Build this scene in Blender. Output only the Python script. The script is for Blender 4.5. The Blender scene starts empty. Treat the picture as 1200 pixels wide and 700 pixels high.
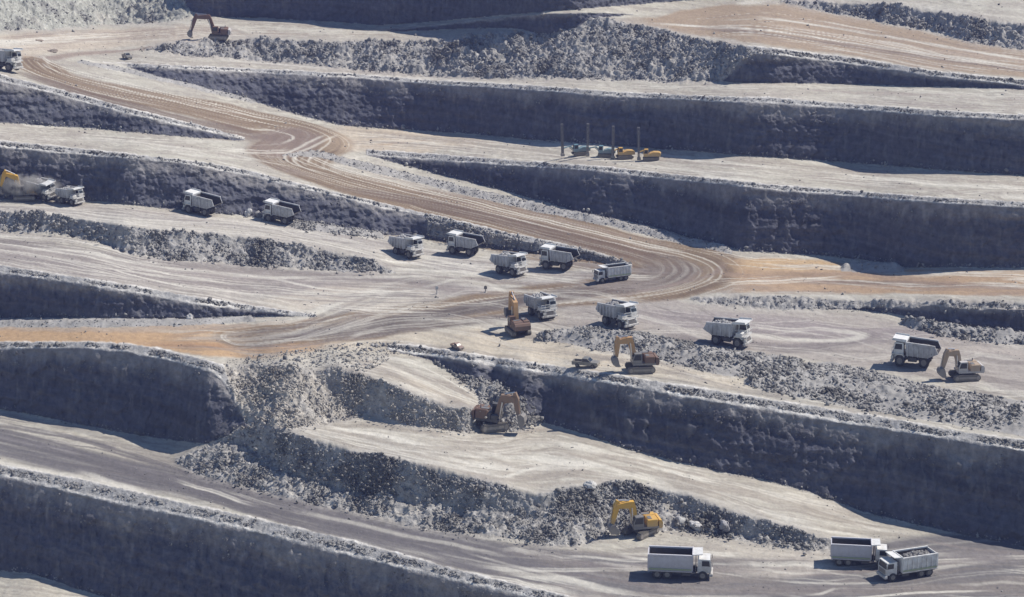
import bpy, math, random
import numpy as np
from mathutils import Matrix, Vector

random.seed(7)
RNG = np.random.default_rng(11)
SC = bpy.context.scene
COL = SC.collection
R = math.radians

# ------------------------------------------------------------------ camera, sky, sun, exposure
FPX, CAMH, PITCH = 2400.0, 123.0, R(15)
cam_d = bpy.data.cameras.new('camera'); cam = bpy.data.objects.new('camera', cam_d); COL.objects.link(cam)
cam_d.sensor_width = 36; cam_d.sensor_fit = 'HORIZONTAL'; cam_d.lens = 36 * FPX / 1200
cam_d.clip_start = 1; cam_d.clip_end = 20000
cam.location = (0, 0, CAMH); cam.rotation_euler = (R(90) - PITCH, 0, 0)
SC.camera = cam

SUN_E, SUN_A = R(52), R(17)          # elevation, and azimuth counted from +X (right) towards +Y (away)
w = bpy.data.worlds.new('World'); SC.world = w; w.use_nodes = True
nt = w.node_tree; nt.nodes.clear()
sky = nt.nodes.new('ShaderNodeTexSky'); sky.sky_type = 'NISHITA'; sky.sun_disc = False
sky.sun_elevation = SUN_E; sky.sun_rotation = R(90) - SUN_A; sky.altitude = 600
sky.air_density = 1.0; sky.dust_density = 0.0; sky.ozone_density = 3.0
bg = nt.nodes.new('ShaderNodeBackground'); bg.inputs[1].default_value = 0.10
wo = nt.nodes.new('ShaderNodeOutputWorld')
nt.links.new(sky.outputs[0], bg.inputs[0]); nt.links.new(bg.outputs[0], wo.inputs[0])
sd = bpy.data.lights.new('sun', 'SUN'); sd.energy = 4.8; sd.angle = R(0.5); sd.color = (1.0, 0.94, 0.86)
sun = bpy.data.objects.new('sun', sd); COL.objects.link(sun)
sv = Vector((math.cos(SUN_E) * math.cos(SUN_A), math.cos(SUN_E) * math.sin(SUN_A), math.sin(SUN_E)))
sun.rotation_euler = sv.to_track_quat('Z', 'Y').to_euler(); sun.location = sv * 600
vs = SC.view_settings
vs.view_transform = 'Standard'; vs.look = 'None'; vs.gamma = 1; vs.use_curve_mapping = False; vs.exposure = 0.27

# ------------------------------------------------------------------ noise
_perm = np.random.default_rng(3).permutation(512).astype(np.int32)
_perm = np.concatenate([_perm, _perm, _perm])
_g = np.random.default_rng(4).normal(size=(512, 3)).astype(np.float32)
_g /= np.linalg.norm(_g, axis=1)[:, None]
def pn(x, y, z=0.0):
    x, y, z = np.broadcast_arrays(np.asarray(x, np.float32), np.asarray(y, np.float32), np.asarray(z, np.float32))
    xi = np.floor(x); yi = np.floor(y); zi = np.floor(z)
    fx, fy, fz = x - xi, y - yi, z - zi
    xi = xi.astype(np.int32) & 511; yi = yi.astype(np.int32) & 511; zi = zi.astype(np.int32) & 511
    ux = fx * fx * (3 - 2 * fx); uy = fy * fy * (3 - 2 * fy); uz = fz * fz * (3 - 2 * fz)
    out = np.zeros(x.shape, np.float32)
    for dx in (0, 1):
        wx = ux if dx else 1 - ux
        for dy in (0, 1):
            wy = uy if dy else 1 - uy
            h2 = _perm[(_perm[(xi + dx) & 511] + yi + dy) & 511]
            for dz in ((0, 1) if z.any() else (0,)):
                wz = uz if dz else 1 - uz
                g = _g[_perm[(h2 + zi + dz) & 511]]
                out += wx * wy * wz * (g[..., 0] * (fx - dx) + g[..., 1] * (fy - dy) + g[..., 2] * (fz - dz))
    return out * 1.6
def fbm(x, y, z, n=4, g=0.5):
    a, s, o = 1.0, 0.0, 0.0
    for i in range(n):
        o = o + a * pn(x * 2 ** i + 17.3 * i, y * 2 ** i + 5.1 * i, (z * 2 ** i + 9.7 * i) if not np.isscalar(z) else z)
        s += a; a *= g
    return o / s
def sstep(a, b, x):
    t = np.clip((x - a) / (b - a), 0, 1); return t * t * (3 - 2 * t)
def blur(a, k, axis, reps=3):
    for _ in range(reps):
        p = np.pad(a, [(k, k) if i == axis else (0, 0) for i in range(2)], mode='edge')
        c = np.cumsum(p, axis=axis, dtype=np.float64)
        z0 = np.zeros_like(np.take(c, [0], axis))
        c = np.concatenate([z0, c], axis)
        n = a.shape[axis]; W = 2 * k + 1
        a = ((np.take(c, range(W, W + n), axis) - np.take(c, range(0, n), axis)) / W).astype(np.float32)
    return a

# ------------------------------------------------------------------ survey lines of the pit (bench crests, toes, berms), as seen in plan from the look-out
L = {}
def line(name, *p): L[name] = np.array(p, float)
X0, X1 = -900, 2100
# lowest face
line('A_crest', (-200,515),(0,559),(50,570),(112,586),(200,604),(300,625),(350,638),(412,653),(470,667),(525,680),(600,697),(700,720),(900,755),(1400,830))
line('A_berm', (-200,501),(0,545),(100,563),(200,586),(300,608),(412,634),(525,665),(600,684),(700,707),(900,742),(1400,815))
line('A_toe', (-200,640),(0,669),(37,672),(87,689),(120,699),(200,722),(400,790),(700,880),(1400,960))
line('anchor', (-200,495),(0,530),(100,549),(300,598),(500,648),(600,672),(750,692),(1000,695),(1400,700))
# left face below the orange road
line('B_crest', (-200,412),(0,410),(100,409),(150,414),(200,424),(250,438),(262,448),(275,470),(286,490),(290,500))
line('B_berm', (-200,403),(0,401),(100,401),(150,403),(187,409),(225,418),(262,428),(275,470),(286,490))
line('B_toe', (-200,450),(0,479),(37,486),(100,499),(187,514),(225,519),(240,520),(265,512),(282,500),(290,500))
# rubble slope between lower road and middle bench
line('R1_top', (205,541),(240,523),(265,512),(290,500),(330,503),(362,514),(420,531),(475,540),(525,552),(575,566),(600,572),(627,580),(662,572),(700,567),(730,564),(775,574),(812,582),(850,597),(900,611),(937,622),(970,632),(1005,643))
line('R1_bot', (205,541),(232,556),(300,574),(375,592),(450,607),(500,620),(550,626),(600,631),(637,638),(675,639),(720,625),(760,622),(790,622),(825,626),(875,634),(950,646),(1005,643))
# slope between middle bench and ramp, and the loose slope left of it
line('R2_top', (370,436),(395,429),(440,444),(487,462),(525,477),(557,479),(566,490))
line('R2_bot', (370,436),(400,470),(437,487),(475,498),(507,501),(550,507),(566,490))
line('R3_top', (258,436),(300,428),(340,428),(370,434),(400,470),(437,487))
line('R3_bot', (258,438),(275,470),(290,500),(350,502),(400,492),(437,487))
# face C
line('C_crest', (455,411),(487,416),(525,421),(600,433),(662,442),(725,452),(787,464),(850,474),(900,482),(987,497),(1075,510),(1150,522),(1200,530),(1400,560))
line('C_berm', (455,404),(480,404),(500,407),(600,422),(700,436),(775,448),(850,460),(900,468),(975,480),(1050,492),(1125,506),(1200,516),(1400,546))
line('C_toe', (455,411),(487,418),(507,423),(532,438),(562,446),(590,450),(606,466),(615,485),(637,495),(687,509),(725,522),(762,533),(812,545),(850,554),(900,563),(950,577),(1012,600),(1062,612),(1100,621),(1150,630),(1200,640),(1400,672))
line('C_heap', (507,424),(525,434),(545,448),(558,460),(575,480),(590,502),(612,503),(637,495))
# face D
line('D_crest', (-200,296),(0,321),(75,331),(175,347),(225,357),(300,365),(345,371),(370,372))
line('D_berm', (-200,286),(0,311),(75,323),(150,334),(210,345),(300,359),(370,369))
line('D_toe', (-200,373),(0,373),(225,373),(300,371),(345,371),(370,372))
# rubble step R4
line('R4_top', (-200,234),(0,247),(82,255),(120,261),(175,269),(250,274),(300,280),(382,293),(437,306),(465,320))
line('R4_bot', (-200,258),(0,270),(75,275),(125,285),(140,294),(200,304),(300,312),(400,317),(465,320))
# face E
line('E_crest', (-200,158),(0,173),(75,181),(150,186),(212,192),(250,199),(300,209),(350,221),(400,232),(450,245),(500,254),(550,267),(600,280),(675,295),(740,313))
line('E_berm', (-200,151),(0,165),(100,175),(200,186),(250,192),(300,202),(337,212),(407,229),(460,241),(512,253),(600,274),(650,284),(700,296),(740,309))
line('E_toe', (-200,232),(0,234),(125,236),(162,241),(217,247),(300,254),(350,261),(400,267),(450,275),(500,279),(525,283),(572,291),(637,297),(685,303),(725,310),(740,313))
# face F
line('F_crest', (-200,52),(0,96),(50,107),(100,121),(150,134),(200,146),(250,156),(287,164))
line('F_berm', (-200,45),(0,88),(50,100),(100,113),(150,127),(200,139),(250,151),(287,162))
line('F_toe', (-200,130),(0,144),(50,147),(112,151),(175,157),(225,161),(287,165))
# face G
line('G_crest', (150,79),(160,79),(225,82),(300,86),(400,91),(500,99),(600,105),(725,114),(825,119),(900,122),(1000,129),(1100,137),(1200,142),(1400,155))
line('G_berm', (120,73),(160,75),(225,78),(300,81),(400,86),(500,94),(600,99),(725,108),(825,113),(900,115),(1000,122),(1100,130),(1200,135),(1400,148))
line('G_toe', (150,79),(200,94),(250,106),(300,120),(350,135),(400,147),(475,152),(550,157),(600,162),(725,171),(800,177),(900,184),(1000,191),(1100,199),(1200,206),(1400,222))
# face H
line('H_crest', (430,182),(450,184),(525,190),(600,195),(700,201),(775,210),(850,217),(900,223),(1025,233),(1100,239),(1200,244),(1400,258))
line('H_berm', (430,176),(450,177),(525,182),(600,188),(700,195),(775,203),(850,211),(900,216),(1025,226),(1100,232),(1200,237),(1400,251))
line('H_toe', (430,182),(475,194),(525,207),(575,220),(637,236),(682,250),(725,257),(762,265),(800,276),(825,283),(852,288),(867,294),(900,296),(950,299),(1012,304),(1045,310),(1060,313),(1200,314),(1400,318))
# step K on the right
line('K_crest', (965,361),(980,360),(1020,360),(1100,361),(1200,363),(1400,367))
line('K_berm', (810,350),(860,347),(950,350),(1000,352),(1200,355),(1400,359))
line('K_toe', (965,361),(1000,363),(1040,367),(1080,375),(1120,384),(1160,387),(1200,391),(1400,403))
line('K_bot', (810,352),(850,358),(900,362),(965,362),(1000,360),(1400,362))
# upper rubble R6, face J, face M, face I, scree, rubble R7
line('R6_top', (170,57),(220,49),(300,46),(420,50),(525,46),(575,38),(632,39),(660,37),(682,31),(692,21),(720,25),(775,35),(812,45),(850,50),(880,57),(905,62))
line('R6_bot', (170,58),(225,65),(300,70),(375,77),(450,85),(525,90),(600,92),(662,91),(725,93),(800,96),(850,96),(905,97))
line('J_crest', (846,96),(858,84),(870,72),(884,64),(900,64),(1000,76),(1100,91),(1200,101),(1240,106))
line('J_berm', (875,54),(900,56),(1000,68),(1100,84),(1200,94),(1400,112))
line('J_toe', (846,96),(870,97),(900,97),(1000,99),(1100,102),(1200,105),(1240,107))
line('M_crest', (440,36),(500,31),(560,25),(600,20),(650,16),(700,15),(745,17))
line('M_toe', (440,36),(500,36),(560,33),(600,33),(632,39),(660,37),(680,31),(690,22),(745,17))
line('I_crest', (214,-8),(226,-42),(300,-50),(1000,-66),(2100,-80))
line('I_toe', (214,-6),(222,12),(240,19),(300,21),(400,26),(442,30),(512,25),(600,17),(700,9),(800,1),(900,-7),(1000,-14),(1400,-50),(2100,-79))
line('S_top', (-900,-60),(0,-60),(226,-60))
line('S_bot', (-900,60),(0,35),(60,34),(125,29),(200,25),(226,20))
line('R7_top', (915,2),(925,1),(1050,6),(1100,14),(1200,29),(1400,60))
line('R7_bot', (915,3),(987,17),(1050,29),(1100,38),(1140,50),(1200,58),(1400,92))
_q = np.arange(205, 1006, 8.0); _t, _b = (np.interp(_q, L[n][:, 0], L[n][:, 1]) for n in ('R1_top', 'R1_bot'))
L['R1_mid'] = np.stack([_q, _t + (_b - _t) * np.interp(_q, [205, 260, 340, 600, 660, 760, 860, 1005], [.0, .12, .62, .58, .3, .3, .7, .7])], 1)
_q = np.arange(-200, 466, 8.0); _t, _b = (np.interp(_q, L[n][:, 0], L[n][:, 1]) for n in ('R4_top', 'R4_bot'))
L['R4_mid'] = np.stack([_q, _t + (_b - _t) * np.interp(_q, [-200, 150, 200, 465], [.75, .75, .35, .3])], 1)
def cv(n, U):
    p = L[n]; return np.interp(U, p[:, 0], p[:, 1])
def between(top, bot, U, V, u0=None, u1=None):
    a, b = L[top], L[bot]
    lo = max(a[0, 0], b[0, 0]) if u0 is None else u0
    hi = min(a[-1, 0], b[-1, 0]) if u1 is None else u1
    if lo <= -200: lo = -1e9
    if hi >= 1400: hi = 1e9
    return (V > cv(top, U)) & (V < cv(bot, U)) & (U >= lo) & (U <= hi)

# batter of each cut face, from its strike: shaped to the sun so little shadow falls past the toe
def batter(n, Uq):
    p = L[n + '_toe']; c = L[n + '_crest']; q = np.arange(max(p[0, 0], -900), min(p[-1, 0], 2100) + 1, 6.0)
    f = lambda P, x: np.interp(x, P[:, 0], P[:, 1])
    w0, w1 = np.maximum(q - 60, p[0, 0]), np.minimum(q + 60, p[-1, 0])
    sl = .5 * (f(p, w1) - f(p, w0) + f(c, w1) - f(c, w0)) / np.maximum(w1 - w0, 1)
    tp = np.tan(PITCH + np.arctan((f(p, q) - 350) / FPX)); k = np.clip(sl / tp, 0, 1.6)
    g = 1.2 * math.tan(SUN_E) / (k * math.cos(SUN_A) + math.sin(SUN_A))
    return np.interp(Uq, q, np.clip(g, 1.15, 6.0))

# ------------------------------------------------------------------ terrain sheet: walk up every sight line with the slope of what lies there
us = np.concatenate([np.arange(-900, -140, 20.), np.arange(-140, 1340, 1.25), np.arange(1340, 2101, 20.)])
vsx = np.concatenate([np.arange(-200, -50, 5.), np.arange(-50, 790, 0.85), np.arange(790, 1500, 14.)])
U, V = np.meshgrid(us, vsx)                     # rows run down the picture
U = U.astype(np.float32); V = V.astype(np.float32)
j1 = fbm(U / 22, V / 14, 0.0, 4, 0.6)
Vj = V + 3.2 * j1
j2 = fbm(U / 7 + 40, V / 6, 0.0, 3, 0.6)
Ve = V + 1.2 * j2 + 1.2 * j1                    # gently ragged edges
FACES = [('A_crest','A_toe'),('B_crest','B_toe'),('C_crest','C_toe'),('D_crest','D_toe'),('E_crest','E_toe'),('F_crest','F_toe'),
         ('G_crest','G_toe'),('H_crest','H_toe'),('K_crest','K_toe'),('J_crest','J_toe'),('M_crest','M_toe'),('I_crest','I_toe')]
BERMS = [('A_berm','A_crest'),('B_berm','B_crest'),('C_berm','C_crest'),('D_berm','D_crest'),('E_berm','E_crest'),('F_berm','F_crest'),
         ('G_berm','G_crest'),('H_berm','H_crest'),('J_berm','J_crest')]
SLOPES = [('R1_top','R1_bot',.34),('R1_top','R1_mid',1.6),('R2_top','R2_bot',2.0),('R3_top','R3_bot',.5),('R4_top','R4_bot',.5),('R4_top','R4_mid',1.5),('R6_top','R6_bot',.45),
          ('R7_top','R7_bot',.6),('S_top','S_bot',.35),('K_berm','K_bot',.3)]
S = np.full(U.shape, 0.012, np.float32)
m_slope = np.zeros(U.shape, bool); m_face = np.zeros(U.shape, bool); m_berm = np.zeros(U.shape, bool)
for a, b, s in SLOPES:
    S[between(a, b, U, V)] = s
    m_slope |= between(a, b, U, Vj if a[0] != 'K' else Ve)
heap = (V > cv('C_toe', U) - 1) & (Vj < cv('C_heap', U)) & (U > 507) & (U < 640); m_slope |= heap
S[(V > cv('C_toe', U)) & (V < cv('C_heap', U)) & (U > 507) & (U < 640)] = .4
for a, b in BERMS:
    m_berm |= between(a, b, U, Ve); S[between(a, b, U, V)] = 0.35
for a, b in FACES:
    m_face |= between(a, b, U, Ve); kk = between(a, b, U, V); S = np.where(kk, batter(a[0], U), S).astype(np.float32)
m_slope &= ~(m_face | m_berm); m_berm &= ~m_face
flat = S < .1
S = blur(S, 2, 1, 2)
dx_ = (U - 600) / FPX; dyv = (350 - V) / FPX
diry = math.cos(PITCH) + dyv * math.sin(PITCH); dirz = -math.sin(PITCH) + dyv * math.cos(PITCH)
M = dirz / diry
Y = np.zeros(U.shape, np.float32)
va = cv('anchor', us); nv, nu = U.shape
ia = np.searchsorted(vsx, va)
cols = np.arange(nu)
Y[ia, cols] = -CAMH / M[ia, cols]
def settle(y, ok, n=8):
    """a graded floor has no cross ripples: level the bends across neighbouring sight lines"""
    l = np.log(np.maximum(y, 1)); k = np.zeros(nu, bool)
    k[1:-1] = ok[1:-1] & ok[:-2] & ok[2:]
    for _ in range(n):
        l[1:-1] += np.where(k[1:-1], .33 * (l[:-2] + l[2:] - 2 * l[1:-1]), 0)
    return np.where(k, np.exp(l), y)
for r in range(nv - 2, -1, -1):                 # upwards from the anchor
    act = r < ia
    dm = M[r] - M[r + 1]; mm = .5 * (M[r] + M[r + 1]); ss = .5 * (S[r] + S[r + 1])
    yn = Y[r + 1] * (1 + dm / (ss - mm) * (1 + .5 * dm / (ss - mm)))
    Y[r] = np.where(act, yn, Y[r])
    Y[r] = settle(Y[r], flat[r] & (r <= ia))
for r in range(1, nv):                          # downwards
    act = r > ia
    dm = M[r] - M[r - 1]; mm = .5 * (M[r] + M[r - 1]); ss = .5 * (S[r] + S[r - 1])
    yn = Y[r - 1] * (1 + dm / (ss - mm) * (1 + .5 * dm / (ss - mm)))
    Y[r] = np.where(act, yn, Y[r])
Y = np.exp(blur(np.log(Y), 4, 1, 3))
Z = CAMH + Y * M
X = Y / diry * dx_
BX, BY, BZ = X.copy(), Y.copy(), Z.copy()       # the smooth surface, for standing things on
def at(u, v):
    """point of the ground on the sight line through survey mark (u, v)"""
    i = np.searchsorted(us, u) - 1; j = np.searchsorted(vsx, v) - 1
    a = (u - us[i]) / (us[i + 1] - us[i]); b = (v - vsx[j]) / (vsx[j + 1] - vsx[j])
    def q(A): return float((A[j, i] * (1 - a) + A[j, i + 1] * a) * (1 - b) + (A[j + 1, i] * (1 - a) + A[j + 1, i + 1] * a) * b)
    return Vector((q(BX), q(BY), q(BZ)))

# ------------------------------------------------------------------ what the ground is made of (stone and dirt colours, with shade painted into the rubble)
def mixc(A, k, c):
    A += np.asarray(k, np.float32)[..., None] * (np.array(c, np.float32) - A)
n_big = fbm(X / 26, Y / 26, 0.0, 3); n_mid = fbm(X / 7 + 9, Y / 7, 0.0, 3); n_sm = fbm(X / 1.6, Y / 1.6, Z / 1.6, 3, .6)
PALE, DIRT, ORANGE, GREY, DARK = (.385,.368,.31), (.195,.145,.098), (.38,.255,.145), (.235,.215,.205), (.185,.145,.12)
ROCK, DUST = (.30,.29,.275), (.53,.505,.44)
C = np.zeros(U.shape + (3,), np.float32); C[:] = PALE
mixc(C, np.clip(.5 + 1.2 * n_big, 0, 1) * .35, (.40,.35,.29))
# streaks that run with the benches
sx = U - 600; 
st = fbm((V - .12 * U) / 3.2 + 2 * n_mid, U / 130, 0.0, 3, .6)
st2 = fbm((V - .16 * U) / 1.5 + 3 * n_mid + 50, U / 60, 0.0, 3, .6)
mixc(C, sstep(-.05, .3, st) * .6, (.265,.238,.205)); mixc(C, sstep(.03, .4, -st) * .55, DUST); mixc(C, sstep(.0, .32, st2) * .5, (.26,.232,.2)); mixc(C, sstep(.05, .35, n_mid) * .4, (.29,.26,.225))

def band(top, bot, soft=2.0, jit=2.0, u0=-1e9, u1=1e9, su=14):
    """soft mask between two polylines given as (u, v) lists"""
    a, b = np.array(top, float), np.array(bot, float)
    ta = np.interp(U, a[:, 0], a[:, 1]); tb = np.interp(U, b[:, 0], b[:, 1])
    vv = V + jit * j1 * 1.6
    k = sstep(-soft, soft, vv - ta) * sstep(-soft, soft, tb - vv)
    if u0 > -1e8: k = k * sstep(u0 - su, u0 + su, U + 14 * j1)
    if u1 < 1e8: k = k * sstep(u1 + su, u1 - su, U + 14 * j1)
    return k
def wpoly(pts):
    return np.array([at(u, v)[:2] for u, v in pts])
def along(pts, box):
    """side distance (m) and run (m) of every ground point from a track line, inside a (u0, v0, u1, v1) box"""
    P = wpoly(pts)
    sel = np.where((U >= box[0]) & (U <= box[2]) & (V >= box[1]) & (V <= box[3]))
    x, y = X[sel], Y[sel]
    best = np.full(x.shape, 1e9, np.float32); run = np.zeros(x.shape, np.float32); sg = np.zeros(x.shape, np.float32)
    acc = 0.0
    for (x0, y0), (x1, y1) in zip(P[:-1], P[1:]):
        dx, dy = x1 - x0, y1 - y0; l = math.hypot(dx, dy) + 1e-6
        t = np.clip(((x - x0) * dx + (y - y0) * dy) / l / l, 0, 1)
        d = np.hypot(x - x0 - t * dx, y - y0 - t * dy); s = np.sign((x - x0) * dy - (y - y0) * dx)
        k = d < best; best = np.where(k, d, best); run = np.where(k, acc + t * l, run); sg = np.where(k, s, sg); acc += l
    return sel, best * sg, run
def smooth_line(pts, n=10):
    p = np.array(pts, float); out = []
    for i in range(len(p) - 1):
        p0, p1, p2, p3 = p[max(i - 1, 0)], p[i], p[i + 1], p[min(i + 2, len(p) - 1)]
        for t in np.linspace(0, 1, n, endpoint=False):
            out.append(.5 * (2 * p1 + (p2 - p0) * t + (2 * p0 - 5 * p1 + 4 * p2 - p3) * t * t + (3 * p1 - p0 - 3 * p2 + p3) * t ** 3))
    out.append(p[-1]); return out
m_road = np.zeros(U.shape, np.float32)
def track(pts, half, base, k=1.0, streak=.5, dark=DARK, box=None, soft=1.5, road=True, smooth=5, seed=0.0, ends=6.0):
    """a wheel-worn strip of ground along a line, half in metres (one value or one per point)"""
    pp = smooth_line(pts, smooth) if smooth > 1 else pts
    a = np.array(pts); 
    if box is None: box = (a[:, 0].min() - 60, a[:, 1].min() - 30, a[:, 0].max() + 60, a[:, 1].max() + 30)
    sel, d, run = along(pp, box)
    P = wpoly(pp); cl = np.concatenate([[0], np.cumsum(np.hypot(*np.diff(P, axis=0).T))])
    if np.isscalar(half): h = np.full(d.shape, half, np.float32)
    else: h = np.interp(run, cl[::smooth], half)
    wob = 1.3 * fbm(run / 14, d / 5 + seed, 3.3, 3)
    soft = np.minimum(soft, .6 * h); wob = wob * np.clip(h / 4, .25, 1)
    e = sstep(h + soft, h - soft, np.abs(d + wob))
    e = e * sstep(-ends, ends, run - 2 + 3 * wob) * sstep(-ends, ends, cl[-1] - run - 2 + 3 * wob) if ends > 0 else e
    e = e * k
    c = C[sel]
    c += e[:, None] * (np.array(base, np.float32) - c)
    if streak:
        s1 = 1.5 * fbm((d + .5 * wob) / 1.0 + seed, run / 55, 1.7 + seed, 3, .65)
        c += (e * sstep(.0, .55, s1) * streak)[:, None] * (np.array(dark, np.float32) - c)
        c += (e * sstep(.08, .6, -s1) * streak * .9)[:, None] * (np.array(DUST, np.float32) * .93 - c)
    C[sel] = c
    if road: m_road[sel] = np.maximum(m_road[sel], e / max(k, 1e-3))
    return sel, d, run, e

# working floors ground to grey-brown by traffic
mixc(C, band([(640,352),(760,345),(860,362),(1000,368),(1060,380),(1200,404),(1400,425)], [(640,385),(760,388),(860,408),(940,420),(1040,436),(1200,462),(1400,490)], 5, 4, 640, None or 1e9, 50) * .72, (.29,.258,.235))
mixc(C, band([(-200,250),(0,272),(140,298),(300,314),(460,322),(560,330)], [(-200,286),(0,312),(150,335),(300,358),(420,366),(560,345)], 4, 3, u1=540, su=60) * .6, (.30,.272,.245))
mixc(C, band([(0,240),(200,250),(400,272),(600,302),(740,316)], [(0,246),(200,268),(400,294),(600,330),(740,342)], 4, 3, -1e9, 1e9) * .45, (.32,.295,.265))
mixc(C, band([(560,640),(700,650),(900,655),(1100,635),(1400,660)], [(560,690),(700,720),(1400,760)], 5, 3, 560, 1e9, 60) * .6, (.27,.245,.225))
# --- lower grey haul road
track([(-200,470),(0,519),(100,543),(200,564),(300,586),(400,610),(500,634),(600,656),(700,672),(800,682),(900,684),(1000,683),(1100,668),(1200,660),(1300,655)],
      [5.2,5.2,5.2,4.6,4.2,4.4,5.0,6.0,7.5,9,10,11,13,13,13], (.135,.128,.128), .98, .28, (.095,.09,.094), seed=2, ends=0)
for pts, h, c, k in [
  ([(-100,490),(0,513),(100,533),(200,560),(300,590),(420,615)], .9, (.15,.14,.145), .75),
  ([(0,530),(150,556),(300,590),(500,645),(640,676)], 1.2, (.115,.108,.11), .7),
  ([(560,655),(700,676),(800,690),(950,694),(1100,690)], 1.2, (.16,.145,.14), .75),
  ([(620,650),(720,664),(860,668),(960,672),(1080,660),(1200,652)], 1.2, (.17,.15,.145), .7),
  ([(860,690),(1000,692),(1130,690),(1250,680)], 1.6, (.17,.15,.14), .7),
  ([(1090,650),(1140,652),(1220,655)], 2.2, (.19,.175,.17), .8),
  ([(1060,628),(1130,642),(1220,650)], .5, (.2,.18,.17), .7),
  ([(640,684),(760,698),(900,700)], .7, DUST, .5), ([(700,660),(800,672),(880,676)], .6, DUST, .5),
  ([(840,640),(900,650),(960,655),(930,668),(850,672)], 2.5, (.43,.39,.33), .6)]:
    track(pts, h, c, k, .25, seed=h * 3)
# --- middle bench: pale, with dozer scrapes
for i in range(26):
    t = RNG.random(); u = 420 + 520 * t; v0 = np.interp(u, [400,520,640,760,900,1000], [508,528,535,548,588,615]) + RNG.normal() * 9
    track([(u, v0), (u + 40, v0 + 9 + RNG.normal() * 2), (u + 90, v0 + 24 + RNG.normal() * 4)], .35, (.33,.30,.26) if i % 2 else DUST, .6, 0, seed=i, smooth=1, road=False, soft=.5)
track([(585,505),(640,520),(700,536),(770,553)], 2.2, (.43,.40,.34), .6, .5, (.32,.29,.25), road=False)
track([(600,560),(640,552),(690,540)], 3.0, (.40,.37,.32), .5, .4, (.33,.3,.27), road=False)
# --- ramp down to the middle bench
track([(400,418),(440,430),(490,452),(555,478)], [2,2.6,3,2.4], (.45,.40,.32), .9, .5, (.33,.29,.24), seed=4)
# --- junction level: pale crossing, orange road on the left, dark tracks
mixc(C, band([(300,395),(420,385),(560,385),(640,400)], [(300,425),(420,412),(560,425),(760,452)], 4, 3, 280, 740) * .6, (.44,.38,.29))
mixc(C, band([(-900,386),(0,386),(150,388),(300,384),(380,376)], [(-900,402),(0,402),(150,404),(187,408),(230,416),(300,421),(380,410)], 2, 1.6, u1=385, su=40) * .95, ORANGE)
mixc(C, band([(-900,383),(0,383),(150,383),(300,379),(420,368)], [(-900,388),(0,388),(150,390),(300,388),(420,382)], 1.5, 1.6, u1=430, su=40) * .8, (.33,.25,.18))
track([(170,404),(230,405),(300,406),(380,402)], 1.8, (.30,.185,.105), .85, .4, (.2,.125,.08))
track([(195,394),(250,396),(300,394)], .7, (.24,.17,.12), .8, 0)
# left ramp road between the two steps
track([(-200,268),(0,295),(120,313),(250,328),(370,336),(470,338),(560,340)], [8,8,9,9,8,6,4], (.29,.26,.235), .9, .75, (.17,.15,.145), seed=7, ends=0)
track([(-100,268),(0,283),(100,296),(200,308),(300,316),(420,325),(530,335)], 1.6, (.17,.15,.14), .85, .4)
track([(-100,270),(0,276),(80,282),(150,295),(260,307)], .9, DUST, .7, .2, road=False)
track([(190,320),(250,330),(330,334)], 1.2, (.2,.175,.16), .6, .3)
track([(300,362),(360,352),(420,340),(480,345),(400,362)], 5, (.44,.385,.31), .5, .5, (.33,.29,.25))
# convoy bench
track([(-100,238),(0,244),(100,249),(200,256),(320,266),(400,280),(480,297),(560,314),(640,324),(720,330)], [3,3,3.5,4,5,5,6,6,6,5], (.34,.315,.285), .85, .7, (.2,.185,.175), seed=9, ends=0)
track([(40,236),(100,243),(160,248),(240,254)], 2.2, (.27,.24,.22), .7, .4)
track([(440,310),(500,322),(600,332),(680,338)], 1.3, (.22,.185,.165), .7, .3)
# --- main haul road, two bends
MAIN = [(40,72),(55,84),(90,97),(130,107),(200,121),(260,134),(310,143),(350,151),(366,160),(352,172),(338,184),(352,196),(400,212),(470,230),(560,251),(650,273),(740,296),(792,312),(796,326),(740,338),(650,346),(560,360),(470,375),(380,388),(290,395)]
MH = [6.5,8,9.5,11,12,12.5,12,11.5,10.5,9.5,9.5,10,11.5,12.5,13.5,14,14.5,15,14,11,9,8.5,8.5,8,6.5]
track(MAIN, MH, DIRT, .97, .8, (.12,.086,.062), box=(-40,40,900,430), seed=1, ends=0, smooth=6)
def offset(pts, k):       # move survey points up/down the picture a little
    return [(u, v + k) for u, v in pts]
DT = (.105,.076,.06)
track([(20,83),(45,92),(100,110),(160,126),(230,144),(290,156),(325,164)], [2.2,3.6,4.6,5,4.6,4.2,4], (.125,.09,.07), .82, .45, box=(-20,60,400,220), seed=3)
track([(270,46),(200,54),(140,60),(90,64),(50,70)], [1.2,1.5,1.8,1.8,1.6], (.22,.17,.14), .8, .3, box=(0,30,300,100), seed=5)
track([(318,172),(335,166),(350,160),(364,153)], [7,7,6,4], (.17,.13,.11), .85, .35, seed=6)
track([(296,182),(316,178),(335,172)], [3,5,5], (.2,.155,.13), .7, .3, seed=6)
track([(318,192),(340,200),(375,209)], [2,3,2.2], (.2,.16,.135), .7, .3)
track([(400,221),(450,229),(520,243),(600,262),(680,282),(740,297),(775,309)], [2.5,4,4.6,4.6,5,5.5,5.5], (.115,.08,.06), .85, .45, seed=8)
track([(775,305),(785,318),(760,330),(700,340),(640,349),(590,357)], [5,6.5,6,5,4.4,4], (.125,.102,.09), .88, .35, seed=8)
track([(660,344),(600,354),(540,364),(480,374),(420,384),(360,392),(300,398)], [3.6,3.6,3.8,4.2,4,3,2.4], (.10,.084,.077), .93, .3, seed=3)
track([(650,362),(590,372),(520,380),(450,388),(390,396)], [2.4,2.2,2.5,2.8,2.2], (.118,.098,.088), .88, .3, seed=2)
track([(600,345),(530,340),(470,330),(400,322)], 1.4, (.21,.18,.165), .6, .3)
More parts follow.
